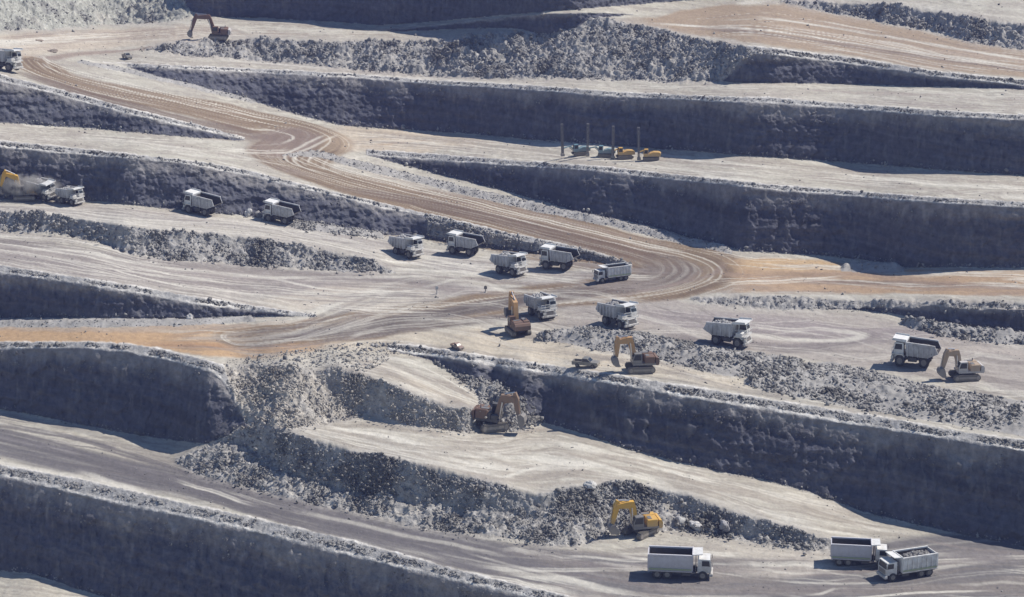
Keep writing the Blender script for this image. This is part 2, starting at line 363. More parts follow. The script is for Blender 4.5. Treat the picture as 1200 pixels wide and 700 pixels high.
track([(830,312),(800,330),(740,344),(690,355)], .8, (.2,.16,.135), .7, .2)
track([(850,308),(835,322),(790,333),(740,345)], .8, (.21,.165,.14), .7, .2)
for k_, w_ in ((-12,.35),(-9.5,.3),(-4,.3)):   # pale ruts on the right-hand lane
    track(offset([(50,76),(62,84),(100,96),(200,120),(300,144),(340,153)], k_ + 2), w_, DUST, .85, 0, soft=.45, road=False)
    track(offset([(345,186),(400,209),(470,228),(560,250),(650,272),(740,294),(800,306)], k_), w_, DUST, .8, 0, soft=.45, road=False)
for p_ in ([(382,158),(352,172),(334,184),(348,194),(400,208)], [(396,158),(366,172),(346,183),(358,192),(410,206)], [(300,149),(338,157),(343,163),(330,168)]):
    track(p_, .4, DUST, .6, 0, soft=.5, road=False)
for k_ in (-3,-6.5,-13,-15):
    track(offset([(70,90),(120,103),(200,123),(300,146)], k_ + 7), .3, (.25,.2,.165), .65, 0, soft=.45, road=False)
    track(offset([(420,212),(500,234),(600,258),(700,283),(790,303)], k_), .35, (.23,.18,.15), .65, 0, soft=.45, road=False)
# --- orange ground right of the bend
mixc(C, band([(850,304),(900,302),(960,306),(1040,316),(1400,321)], [(850,345),(900,341),(1000,344),(1200,347),(1400,351)], 2, 2, u0=862, su=16) * .9, (.33,.23,.145))
mixc(C, band([(850,302),(900,303),(960,306),(1020,316)], [(850,318),(900,316),(960,316),(1020,318)], 2, 2, 868, 1010, 18) * .7, (.43,.31,.18))
track([(902,322),(940,322),(984,325)], 1.7, (.22,.16,.11), .85, 0); track([(925,329),(1000,331),(1100,334),(1240,338)], 2.0, (.17,.13,.105), .9, .2)
track([(852,336),(885,337),(918,338)], 1.5, (.24,.19,.15), .8, 0)
# flat on the right with turning tracks
track([(740,366),(830,376),(930,384),(1010,394),(1100,388),(1300,400)], [4,6,7,5,3,3], (.25,.22,.21), .9, .6, (.165,.148,.148), seed=4)
track([(760,392),(830,400),(920,408),(990,402),(1030,392)], [2,2.4,2.6,2.4,1.5], (.165,.145,.14), .85, .3)
track([(850,388),(920,397),(985,399),(1010,392),(960,386)], 1.2, DUST, .65, .2)
track([(1100,404),(1160,412),(1260,424)], 2.4, (.36,.32,.28), .7, .6, (.25,.22,.2))
track([(560,395),(640,415),(720,425),(800,440),(900,455)], 3.2, (.46,.40,.31), .6, .6, (.32,.27,.21), road=False)
# upper orange road and upper floors
mixc(C, band([(770,20),(800,12),(850,6),(920,5),(990,19),(1050,31),(1130,48),(1200,60),(1400,95)], [(770,32),(800,40),(850,45),(900,53),(1000,66),(1100,82),(1200,91),(1400,110)], 2, 1.5, u0=745, su=24) * .9, (.28,.212,.148))
track([(770,28),(840,32),(900,36),(1000,51),(1100,65),(1200,79),(1330,98)] , 1.5, DUST, .95, 0, box=(700,0,1400,140)); track([(830,34),(900,40),(1000,55),(1100,69),(1200,83),(1330,101)], 1.9, (.17,.135,.11), .9, 0, box=(700,0,1400,140))
track([(890,20),(960,30),(1040,43),(1120,57),(1200,70),(1330,90)], 1.5, DUST, .8, 0, box=(700,0,1400,140)); track([(900,28),(1000,44),(1100,60),(1250,78)], 2.0, (.40,.33,.26), .6, .6)
mixc(C, band([(-900,58),(0,38),(60,36),(140,33),(220,30)], [(-900,110),(0,72),(60,62),(140,56),(240,46)], 3, 3, u1=240, su=30) * .5, (.43,.355,.275))
mixc(C, band([(-900,42),(0,35),(60,34),(140,31)], [(-900,50),(0,41),(60,39),(150,33)], 2, 3, u1=150, su=30) * .5, (.38,.37,.31))
mixc(C, band([(400,148),(500,155),(560,160)], [(400,176),(480,180),(560,172)], 3, 3, 395, 560, 30) * .5, (.47,.38,.28))
track([(425,172),(480,166),(530,163)], 1.2, (.36,.26,.17), .7, .3); track([(440,158),(520,163),(600,168)], 1.4, (.30,.26,.22), .6, .3)
track([(880,240),(900,226),(1000,205)], .1, GREY, 0, 0, road=False)

# wheel marks, dozer scrapes and spills that follow each bench
def bench_marks(top, bot, u0, u1, n, off0=2.5, off1=2.5, seed=0, dark=(.25,.22,.19), k=.6, ln=(50, 200), pale=.42):
    rg = np.random.default_rng(seed)
    for i in range(int(n * 1.8)):
        a = rg.uniform(u0 - 60, u1 - 20); l = rg.uniform(*ln); f = rg.uniform(.06, .94); g = f + rg.normal() * .16
        pts = []
        for q in np.linspace(0, 1, 5):
            u = a + l * q
            if u > u1 + 60: break
            ta, tb = float(cv(top, u)) + off0, float(cv(bot, u)) - off1
            if tb - ta < 3: continue
            pts.append((u, ta + (tb - ta) * min(max(f + (g - f) * q + .02 * rg.normal(), .03), .97)))
        if len(pts) < 3: continue
        lt = rg.random() < pale
        hw = rg.uniform(.22, .5) * (1 if rg.random() < .8 else 2.6)
        c_ = tuple(np.array(DUST if lt else dark) * rg.uniform(.85, 1.1))
        for o_ in ((0, 2.6) if rg.random() < .5 and hw < .6 else (0,)):
            track([(u, v + o_) for u, v in pts], hw, c_, k * rg.uniform(.5, 1.2), 0, soft=.5, road=False, smooth=2, seed=i, ends=3, box=(pts[0][0] - 10, min(q[1] for q in pts) - 7, pts[-1][0] + 10, max(q[1] for q in pts) + o_ + 7))
bench_marks('R1_top', 'C_toe', 0, 0, 0)
L['mid_lo'] = np.array([(340,503),(420,533),(525,554),(600,574),(700,568),(775,576),(850,600),(937,624),(1040,640)], float); L['mid_hi'] = np.array([(340,492),(440,490),(510,503),(590,506),(637,497),(725,524),(812,548),(900,566),(1012,603),(1040,612)], float)
bench_marks('mid_hi', 'mid_lo', 360, 1010, 70, 1, 1, 1, (.29,.26,.22), .7)
L['low_hi'] = np.array([(-200,455),(0,483),(100,503),(225,545),(300,577),(450,610),(600,634),(800,640),(950,648),(1200,645),(1400,672)], float)
bench_marks('low_hi', 'A_berm', -60, 640, 60, 1, 1, 2, (.12,.112,.115), .6, (80, 300), .12)
L['low_bot'] = np.array([(600,684),(800,712),(1400,716)], float); bench_marks('low_hi', 'low_bot', 600, 1300, 60, 2, 0, 3, (.19,.17,.155), .65)
L['jn_bot'] = np.array([(200,412),(300,424),(450,404),(500,407),(600,422),(700,436),(850,460),(1200,516),(1400,546)], float); L['jn_top'] = np.array([(200,380),(345,373),(460,325),(560,312),(740,318),(800,338),(850,360),(965,364),(1040,372),(1200,404),(1400,420)], float)
bench_marks('jn_top', 'jn_bot', 230, 1300, 110, 1, 1, 4, (.17,.15,.138), .4)
bench_marks('R4_bot', 'D_berm', -100, 470, 50, 1, 1, 5, (.215,.19,.175), .65, (80, 260))
bench_marks('E_toe', 'R4_top', -100, 465, 36, 2, 1, 6, (.24,.215,.195), .65); L['cv_bot'] = np.array([(440,318),(560,332),(740,340)], float); bench_marks('E_toe', 'cv_bot', 450, 735, 36, 2, 0, 7, (.22,.19,.17), .65)
bench_marks('F_toe', 'E_berm', -100, 290, 26, 1, 1, 8, (.30,.265,.23), .6)
bench_marks('G_toe', 'H_berm', 430, 1300, 80, 1, 1, 9, (.29,.255,.22), .65); bench_marks('R6_bot', 'G_berm', 170, 870, 36, 1, 0, 10, (.29,.255,.22), .6); bench_marks('J_toe', 'G_berm', 860, 1240, 30, 1, 0, 11, (.29,.25,.22), .6)
L['tl_top'] = np.array([(-200,50),(0,36),(125,31),(226,22),(300,23),(430,32)], float); L['tl_bot'] = np.array([(-200,66),(0,66),(60,60),(170,55),(300,45),(430,46)], float)
bench_marks('tl_top', 'tl_bot', -100, 430, 40, 1, 1, 12, (.28,.23,.19), .6)
L['tr_top'] = np.array([(750,14),(900,3),(990,19),(1050,31),(1140,52),(1200,60),(1400,95)], float)
bench_marks('tr_top', 'J_berm', 850, 1300, 46, 1, 1, 13, (.24,.19,.15), .6, (80, 260)); L['or_bot'] = np.array([(850,344),(1000,346),(1200,350),(1400,354)], float); bench_marks('H_toe', 'or_bot', 870, 1300, 36, 2, 0, 14, (.27,.2,.15), .6)
L['ramp_hi'] = np.array([(390,410),(455,412),(507,427),(545,451),(560,466)], float); bench_marks('ramp_hi', 'R2_top', 400, 540, 26, 2, 1, 15, (.26,.23,.195), .7, (50, 120))
mixc(C, band([(270,424),(330,412),(400,404),(460,402)], [(270,440),(330,430),(395,430),(440,420),(470,412)], 5, 5, 275, 455, 20) * np.clip(.5 + n_mid, 0, 1) * .7, (.345,.325,.28))

# rock: loose slopes, berms and cut faces
spill = blur((m_slope).astype(np.float32), 5, 0, 2); mixc(C, np.clip(spill * 1.6 + .5 * n_sm, 0, 1) * (spill > .02) * .7, (.33,.31,.285))
mixc(C, m_slope * .97, ROCK)
mixc(C, (m_slope & between('S_top','S_bot',U,Vj)) * .9, (.33,.33,.29))
mixc(C, m_slope * sstep(.0, .4, n_mid) * .65, (.155,.15,.15)); mixc(C, m_slope * sstep(.1, .55, -n_mid) * .55, (.39,.365,.32))  # shadowed patches of the rubble put into its colour
apron = sstep(.55, 1.0, (V - cv('R1_top', U)) / np.maximum(cv('R1_bot', U) - cv('R1_top', U), 5) + .25 * n_mid) * (m_slope & between('R1_top', 'R1_bot', U, Vj))  # lit lower apron, painted lighter along with its fine dust
mixc(C, apron * .4, (.40,.38,.345)); mixc(C, (m_slope & between('R3_top', 'R3_bot', U, Vj)) * np.clip(.7 + n_mid, 0, 1), (.41,.375,.32))
mixc(C, m_berm * .95, (.31,.305,.295)); mixc(C, m_berm * sstep(0, .5, n_sm) * .5, (.19,.19,.195))
# pale dusty edge on the inner and outer rim of every berm
for a, b in BERMS:
    for nm, wd in ((a, 2.0), (b, 2.2)):
        if a == b and nm == b: continue
        p = L[nm]; lo = -1e9 if p[0, 0] <= -200 else p[0, 0]; hi = 1e9 if p[-1, 0] >= 1400 else p[-1, 0]
        wd = wd * np.clip(V / 480, .5, 1.0)
        k = sstep(wd, wd * .4, np.abs(Ve + (wd if nm == b else 0) - cv(nm, U))) * (U > lo) * (U < hi)
        mixc(C, k * np.clip(.62 + 1.5 * n_mid + .7 * j2, 0, 1), (.55,.525,.48))
hgt = np.zeros(U.shape, np.float32); fmask = np.zeros(U.shape, np.float32)
for a, b in FACES:
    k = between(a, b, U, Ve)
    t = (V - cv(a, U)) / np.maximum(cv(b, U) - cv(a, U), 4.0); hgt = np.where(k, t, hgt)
strata = fbm(X / 60 + 3, Y / 90, (Z + 1.5 * n_big) / .9, 3, .65); seam = fbm(X / 90, Y / 90, (Z + .06 * X) / 3.1 + 4, 2)
fall = fbm(X / .9, Y / 3.0, Z / 14, 3, .65)
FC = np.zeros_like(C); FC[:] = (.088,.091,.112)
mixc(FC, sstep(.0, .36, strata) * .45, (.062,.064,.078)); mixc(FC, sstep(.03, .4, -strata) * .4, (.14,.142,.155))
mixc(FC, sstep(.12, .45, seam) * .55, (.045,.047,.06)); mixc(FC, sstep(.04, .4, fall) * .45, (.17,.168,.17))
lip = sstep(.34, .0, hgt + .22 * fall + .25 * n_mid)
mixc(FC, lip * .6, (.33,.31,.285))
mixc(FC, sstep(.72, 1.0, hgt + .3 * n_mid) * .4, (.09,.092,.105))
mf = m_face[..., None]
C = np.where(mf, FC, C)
# loose grain everywhere
C *= (1 + np.where(m_slope | m_berm, .45, np.where(m_face, .42, .14)) * n_sm)[..., None]
gr = RNG.normal(size=U.shape).astype(np.float32)
C *= (1 + np.where(m_slope | m_berm, .12, .035) * gr)[..., None]
C = np.clip(C, .03, .62)

# ------------------------------------------------------------------ relief: crumbly faces, lumpy slopes, ruts
f3 = fbm(X / 5.5, Y / 5.5, Z / 5.0, 4, .55); f1 = fbm(X / 1.3 + 7, Y / 1.3, Z / 1.6, 3, .6)
ridge = 1 - 2 * np.abs(fbm(X / 2.6 + 31, Y / 2.6, Z / 2.6, 3, .6))
ledge = fbm(X / 30, Y / 30, Z / 1.5, 2)
mfb = blur(m_face.astype(np.float32), 1, 0, 2); msb = blur(m_slope.astype(np.float32), 2, 0, 2); mbb = blur(m_berm.astype(np.float32), 1, 0, 1)
dispY = mfb * (1.15 * f3 + .9 * f1 + .5 * ledge)
shoul = sstep(0, .35, hgt) * mfb
X = X + mfb * .5 * f1
Y = Y - np.where(m_face, dispY * (.6 + .4 * shoul), 0)
lump = np.abs(fbm(X / 4.2, Y / 4.2, Z / 4.2, 3, .6))
near = np.clip(BY / 420, .7, 1.3)
lump2 = fbm(X / 9 + 3, Y / 9, Z / 9, 2)
Z = Z + msb * (2.6 * lump + 2.2 * lump2 + 1.0 * f1 + 1.1 * (ridge - .6) - .5) * near * .8 + mbb * (.34 * f1 + .12) + (1 - np.clip(mfb + msb + mbb, 0, 1)) * (.10 * f1 + .22 * n_mid)
# heaps standing on flat ground
def heap_h(top, bot, h, u0=None, u1=None, soft=8):
    global Z, C, m_slope
    a, b = np.array(top, float), np.array(bot, float)
    ta = np.interp(U, a[:, 0], a[:, 1]); tb = np.interp(U, b[:, 0], b[:, 1])
    lo = max(a[0, 0], b[0, 0]) if u0 is None else u0; hi = min(a[-1, 0], b[-1, 0]) if u1 is None else u1
    vv = V + 2.2 * j1
    half = np.maximum((tb - ta) / 2, 1); x = 1 - np.abs(vv - (ta + tb) / 2) / half
    k = sstep(0, 1, x) * sstep(lo - 1, lo + soft, U) * sstep(hi + 1, hi - soft, U)
    msk = (x > 0) & (U > lo) & (U < hi)
    Z = Z + k * h * (.75 + 1.1 * lump + .35 * f1)
    cc = np.array(ROCK, np.float32) * (1 + .45 * n_sm + .25 * n_mid)[..., None]
    C = np.where(msk[..., None], C + .9 * (cc - C), C)
    return msk
HEAPS = {
 'a': heap_h([(625,398),(662,385),(700,382),(750,389),(800,400),(870,410),(940,421)], [(625,400),(662,402),(700,410),(770,420),(812,433),(850,440),(940,446)], 1.4),
 'b': heap_h([(872,445),(900,428),(975,424),(1040,438),(1090,452),(1150,462),(1200,470),(1400,490)], [(872,450),(900,459),(975,473),(1050,487),(1125,499),(1200,511),(1400,540)], 1.3),
 'c': heap_h([(1055,376),(1100,380),(1150,386),(1200,391),(1400,404)], [(1055,380),(1100,394),(1150,401),(1200,404),(1400,420)], 1.3),
 'd': heap_h([(270,0),(1,0)][::-1], [(270,0),(1,0)][::-1], 0, 0, 0),
 'e': heap_h([(560,440),(590,452),(606,462),(616,484)], [(560,478),(590,505),(606,506),(616,492)], 2.0),
 'f': heap_h([(985,312),(1010,306),(1045,308),(1060,314)], [(985,318),(1010,320),(1045,320),(1060,318)], 1.0, soft=5),
 'g': heap_h([(330,182),(372,178),(425,190),(500,208),(600,232),(725,258),(800,277),(858,290)], [(330,183),(372,184),(425,199),(500,217),(600,242),(725,268),(800,287),(858,298)], .9),
 'h': heap_h([(90,71),(130,76),(200,93),(300,117)], [(90,74),(130,81),(200,98),(300,122)], .6),
 'i': heap_h([(-900,373),(0,373),(225,373),(300,370)], [(-900,384),(0,384),(225,382),(300,376)], .5),
 'j': heap_h([(330,254),(345,258),(400,266),(450,272)], [(330,262),(345,268),(400,275),(450,280)], .9),
 'k': heap_h([(740,310),(700,298),(600,279),(500,254)][::-1], [(740,316),(700,306),(600,290),(500,276)][::-1], .8),
}

# ------------------------------------------------------------------ meshes of the ground
def new_mat(name): 
    m = bpy.data.materials.new(name); m.use_nodes = True
    return m, m.node_tree, m.node_tree.nodes['Principled BSDF']
def ground_mat(name, scale, bump, var):
    m, t, b = new_mat(name)
    at_ = t.nodes.new('ShaderNodeAttribute'); at_.attribute_name = 'stone_colour'
    tc = t.nodes.new('ShaderNodeTexCoord')
    n1 = t.nodes.new('ShaderNodeTexNoise'); n1.inputs['Scale'].default_value = scale; n1.inputs['Detail'].default_value = 5; n1.inputs['Roughness'].default_value = .7
    t.links.new(tc.outputs['Object'], n1.inputs['Vector'])
    mr = t.nodes.new('ShaderNodeMapRange'); mr.inputs['From Min'].default_value = .25; mr.inputs['From Max'].default_value = .75
    mr.inputs['To Min'].default_value = 1 - var; mr.inputs['To Max'].default_value = 1 + var
    t.links.new(n1.outputs['Fac'], mr.inputs['Value'])
    mx = t.nodes.new('ShaderNodeVectorMath'); mx.operation = 'SCALE'
    t.links.new(at_.outputs['Color'], mx.inputs[0]); t.links.new(mr.outputs[0], mx.inputs['Scale'])
    t.links.new(mx.outputs[0], b.inputs['Base Color'])
    b.inputs['Roughness'].default_value = .95; b.inputs['Specular IOR Level'].default_value = .15
    bp = t.nodes.new('ShaderNodeBump'); bp.inputs['Strength'].default_value = bump; bp.inputs['Distance'].default_value = .5
    t.links.new(n1.outputs['Fac'], bp.inputs['Height']); t.links.new(bp.outputs[0], b.inputs['Normal'])
    return m
M_FLOOR = ground_mat('packed_dirt', .9, .35, .14); M_ROAD = ground_mat('haul_road_dirt', 1.1, .3, .12); M_CLIFF = ground_mat('cut_rock', .8, .8, .3)
cell_face = m_face | m_slope | m_berm
cf = cell_face[:-1, :-1]
cr = (m_road[:-1, :-1] > .5) & ~cf
P3 = np.stack([X, Y, Z], -1).reshape(-1, 3).astype(np.float32); C3 = C.reshape(-1, 3)
def sheet(name, cells, mat, label):
    rr, cc = np.where(cells)
    a = rr * nu + cc
    q = np.stack([a, a + nu, a + nu + 1, a + 1], 1)
    used, inv = np.unique(q, return_inverse=True); inv = inv.reshape(q.shape)
    me = bpy.data.meshes.new(name)
    me.vertices.add(len(used)); me.vertices.foreach_set('co', P3[used].ravel())
    me.loops.add(q.size); me.loops.foreach_set('vertex_index', inv.ravel().astype(np.int32))
    me.polygons.add(len(q)); me.polygons.foreach_set('loop_start', np.arange(0, q.size, 4, dtype=np.int32)); me.polygons.foreach_set('loop_total', np.full(len(q), 4, np.int32))
    me.polygons.foreach_set('use_smooth', np.ones(len(q), bool))
    ca = me.attributes.new('stone_colour', 'FLOAT_COLOR', 'POINT')
    ca.data.foreach_set('color', np.concatenate([C3[used], np.ones((len(used), 1), np.float32)], 1).astype(np.float32).ravel())
    me.update(); me.validate()
    me.materials.append(mat)
    o = bpy.data.objects.new(name, me); COL.objects.link(o); o['kind'] = 'structure'; o['label'] = label
    return o
sheet('ground', ~cf & ~cr, M_FLOOR, 'pale dusty floors of the stepped benches')
sheet('road', cr, M_ROAD, 'brown dirt haul road winding down the pit')
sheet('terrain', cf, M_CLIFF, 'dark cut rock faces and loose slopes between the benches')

# ------------------------------------------------------------------ the dusty air of the pit
def haze():
    lo, hi = P3.min(0) - 60, P3.max(0) + 60
    lo[1] = min(lo[1], -40); lo[2] = P3[:, 2].min() - 1; hi[2] = max(CAMH + 6, P3[:, 2].max() + 4)
    me = bpy.data.meshes.new('haze')
    v = [(x, y, z) for x in (lo[0], hi[0]) for y in (lo[1], hi[1]) for z in (lo[2], hi[2])]
    me.from_pydata([tuple(map(float, q)) for q in v], [], [(0,1,3,2),(4,6,7,5),(0,4,5,1),(2,3,7,6),(0,2,6,4),(1,5,7,3)]); me.update()
    m = bpy.data.materials.new('dusty_air'); m.use_nodes = True; t = m.node_tree; t.nodes.clear()
    vo = t.nodes.new('ShaderNodeVolumePrincipled'); vo.inputs['Color'].default_value = (.44, .48, 1, 1); vo.inputs['Density'].default_value = HAZE
    vo.inputs['Anisotropy'].default_value = 0
    ou = t.nodes.new('ShaderNodeOutputMaterial'); t.links.new(vo.outputs[0], ou.inputs['Volume'])
    me.materials.append(m); o = bpy.data.objects.new('haze', me); COL.objects.link(o); o['kind'] = 'stuff'; o['label'] = 'thin bluish air over the pit'
HAZE = 0.00014
haze()

# ------------------------------------------------------------------ loose rock
def ico():
    t = (1 + 5 ** .5) / 2
    v = np.array([(-1,t,0),(1,t,0),(-1,-t,0),(1,-t,0),(0,-1,t),(0,1,t),(0,-1,-t),(0,1,-t),(t,0,-1),(t,0,1),(-t,0,-1),(-t,0,1)], np.float32)
    v /= np.linalg.norm(v[0])
    f = np.array([(0,11,5),(0,5,1),(0,1,7),(0,7,10),(0,10,11),(1,5,9),(5,11,4),(11,10,2),(10,7,6),(7,1,8),(3,9,4),(3,4,2),(3,2,6),(3,6,8),(3,8,9),(4,9,5),(2,4,11),(6,2,10),(8,6,7),(9,8,1)], np.int32)
    return v, f
IV, IF = ico()
def rocks_mesh(name, P, size, tone):
    n = len(P)
    if not n: return None
    v = IV[None] * (1 + .38 * RNG.normal(size=(n, 12, 1)).clip(-1.6, 1.6)).astype(np.float32)
    sc = (1 + .3 * RNG.normal(size=(n, 1, 3)).clip(-1.5, 1.5)); v = v * sc
    q = RNG.normal(size=(n, 4)); q /= np.linalg.norm(q, axis=1)[:, None]; a, b, c, d = q.T
    Rm = np.stack([np.stack([1-2*(c*c+d*d), 2*(b*c-a*d), 2*(b*d+a*c)], -1), np.stack([2*(b*c+a*d), 1-2*(b*b+d*d), 2*(c*d-a*b)], -1), np.stack([2*(b*d-a*c), 2*(c*d+a*b), 1-2*(b*b+c*c)], -1)], 1)
    v = np.einsum('nij,nkj->nki', Rm, v)
    v = v * size[:, None, None] * .5 + P[:, None, :]
    f = (IF[None] + (np.arange(n) * 12)[:, None, None]).reshape(-1, 3)
    me = bpy.data.meshes.new(name); me.vertices.add(n * 12); me.vertices.foreach_set('co', v.astype(np.float32).ravel())
    me.loops.add(f.size); me.loops.foreach_set('vertex_index', f.ravel().astype(np.int32))
    me.polygons.add(len(f)); me.polygons.foreach_set('loop_start', np.arange(0, f.size, 3, dtype=np.int32)); me.polygons.foreach_set('loop_total', np.full(len(f), 3, np.int32))
    ca = me.attributes.new('stone_colour', 'FLOAT_COLOR', 'POINT')
    col = np.repeat(np.concatenate([tone, np.ones((n, 1))], 1), 12, 0)
    ca.data.foreach_set('color', col.astype(np.float32).ravel()); me.update()
    me.materials.append(M_ROCK)
    return me
M_ROCK = ground_mat('broken_stone', 1.6, .4, .2)
clump = fbm(BX / 3, BY / 3, BZ / 3 + 8, 2)
def scatter(name, mask, n, px, label, lift=.05, big=.55, spread=0, warm=0.0):
    if name == 'rubble': n, px, spread, big = int(n * 2.1), px * .42, 1.0, .82
    if name in ('berm', 'windrow'): n, px = int(n * 1.0), px * .62
    """n loose rocks of about px survey units on the marked ground"""
    wgt = mask & (U > -130) & (U < 1330) & (V > -48) & (V < 760)
    jj, ii = np.where(wgt)
    if not len(jj): return
    if name == 'rubble':
        pr = np.clip(.62 + 1.5 * n_mid[jj, ii] + .7 * clump[jj, ii], .05, 1.3) ** 1.5; pr = pr / pr.sum()
        k = RNG.choice(len(jj), n, p=pr)
    else: k = RNG.integers(0, len(jj), n)
    j, i = jj[k], ii[k]
    fu, fv = RNG.random(n), RNG.random(n)
    j2_, i2_ = np.minimum(j + 1, nv - 1), np.minimum(i + 1, nu - 1)
    def lerp(A): return (A[j, i] * (1 - fu) + A[j, i2_] * fu) * (1 - fv) + (A[j2_, i] * (1 - fu) + A[j2_, i2_] * fu) * fv
    p = np.stack([lerp(X), lerp(Y), lerp(Z)], 1)
    if spread:
        far_ = RNG.random(n) < .12; p[far_, 0] += RNG.normal(size=far_.sum()) * spread * 1.5; p[far_, 1] -= np.abs(RNG.normal(size=far_.sum())) * spread * 1.6
    size = px * np.exp(big * RNG.normal(size=n)).clip(.3, 4.2) * p[:, 1] / FPX
    p[:, 2] += size * lift
    t = RNG.random((n, 1)); tone = np.array([.19,.187,.183]) * (1 - t) + np.array([.35,.338,.315]) * t; tone = tone * (1 - warm) + np.array([.42,.385,.335]) * warm; tone = tone * (1 - .4 * sstep(.0, .4, n_mid[j, i]) - .3 * sstep(.05, .4, clump[j, i]))[:, None]; tone *= (1 + .1 * RNG.normal(size=(n, 1)))  # tones darkened by noise as painted shade among the stones
    o = bpy.data.objects.new(name, rocks_mesh(name, p, size, tone.clip(.06, .5))); COL.objects.link(o)
    o['kind'] = 'stuff'; o['label'] = label
    return o
def reg(top, bot, **k): return between(top, bot, U, Vj, **k) & ~m_face
scatter('rubble', reg('R1_top','R1_bot') & (U < 640), 8500, 2.2, 'broken grey rock slope above the lower grey road')
scatter('rubble', reg('R1_top','R1_bot') & (U >= 640), 5200, 2.6, 'blasted rock bank behind the yellow excavator')
scatter('rubble', m_slope & (between('R2_top','R2_bot',U,V) | between('R3_top','R3_bot',U,V)), 5200, 2.0, 'tumbled rock slope at the end of the left face', warm=.5)
scatter('rubble', HEAPS['e'] | heap, 2600, 2.4, 'loose rock behind the brown digging excavator')
scatter('rubble', HEAPS['a'], 3600, 2.6, 'long low heap of grey rock in front of the white trucks')
scatter('rubble', HEAPS['b'], 5600, 2.8, 'wide field of blasted rock above the right face')
scatter('rubble', HEAPS['c'], 1100, 3.2, 'pale rock row under the small step at right')
scatter('rubble', between('K_berm','K_bot',U,Ve) | between('K_berm','K_crest',U,Ve,u0=965), 1000, 1.7, 'rock windrow below the orange ground at right')
scatter('rubble', reg('R4_top','R4_bot'), 4200, 2.5, 'rock bank below the convoy of trucks')
scatter('rubble', reg('R6_top','R6_bot') & (U < 680), 6800, 1.9, 'field of rubble on the upper bench')
scatter('rubble', reg('R6_top','R6_bot') & (U >= 680), 3800, 1.9, 'rubble slope under the upper orange road')
scatter('rubble', reg('R7_top','R7_bot'), 2800, 2.0, 'rubble bank at the top right')
scatter('rubble', reg('S_top','S_bot'), 3600, 1.5, 'grey scree slope at the top left')
scatter('rubble', HEAPS['j'] | HEAPS['k'], 2600, 2.0, 'rock spill along the foot of the haul road bank')
scatter('windrow', HEAPS['g'], 2600, 1.5, 'rock windrow along the right edge of the haul road')
scatter('windrow', HEAPS['h'] | HEAPS['f'] | HEAPS['i'], 1300, 1.5, 'low windrows of dirt and stone by the roads')
for nm, n, px, lb in (('A',4200,1.7,'rock berm on the edge of the lowest face'),('B',1500,1.7,'rock berm on the edge below the left orange road'),('C',4200,1.7,'rock berm on the edge of the right face'),
                      ('D',1300,1.5,'rock berm on the edge of the small left face'),('E',2400,1.6,'rock berm along the face under the haul road'),('F',900,1.4,'rock berm on the edge at upper left'),
                      ('G',2000,1.3,'rock berm on the edge of the long upper face'),('H',2000,1.4,'rock berm on the edge of the face behind the haul road'),('J',1800,1.5,'rock berm below the upper orange road')):
    scatter('berm', between(nm + '_berm', nm + '_crest', U, Ve) & (Ve > .78 * cv(nm + '_berm', U) + .22 * cv(nm + '_crest', U)) & (Ve < .3 * cv(nm + '_berm', U) + .7 * cv(nm + '_crest', U)) & (clump + n_mid > -.22), n, px, lb, lift=.2)
# stones that lie about on the faces' feet and on the floors
foot = np.zeros(U.shape, bool)
for a, b in FACES[:9]:
    p = L[b]; kk = np.abs(Vj + 2 - cv(b, U)) < 3.5
    foot |= kk & (U > (p[0, 0] if p[0, 0] > -200 else -1e9)) & (U < (p[-1, 0] if p[-1, 0] < 1400 else 1e9))
scatter('scree', foot & ~m_berm, 5200, 1.1, 'fallen stones along the feet of the rock faces')
lipm = m_face & (hgt < .3) & (hgt > .02) & (n_mid > .05)
scatter('scree', lipm & (clump > 0), 5200, .8, 'broken stones on the upper lips of the faces', lift=.25)
L['gv_t'] = np.array([(262,424),(300,416),(400,403),(470,400)], float); L['gv_b'] = np.array([(262,440),(300,430),(395,430),(430,436),(470,414)], float)
scatter('gravel', ~cell_face & between('gv_t', 'gv_b', U, V), 1500, 1.2, 'stony ground at the head of the ramp', lift=.1)
scatter('gravel', ~cell_face & (n_mid > .12), 2600, 1.0, 'scattered small stones on the bench floors', lift=.05)

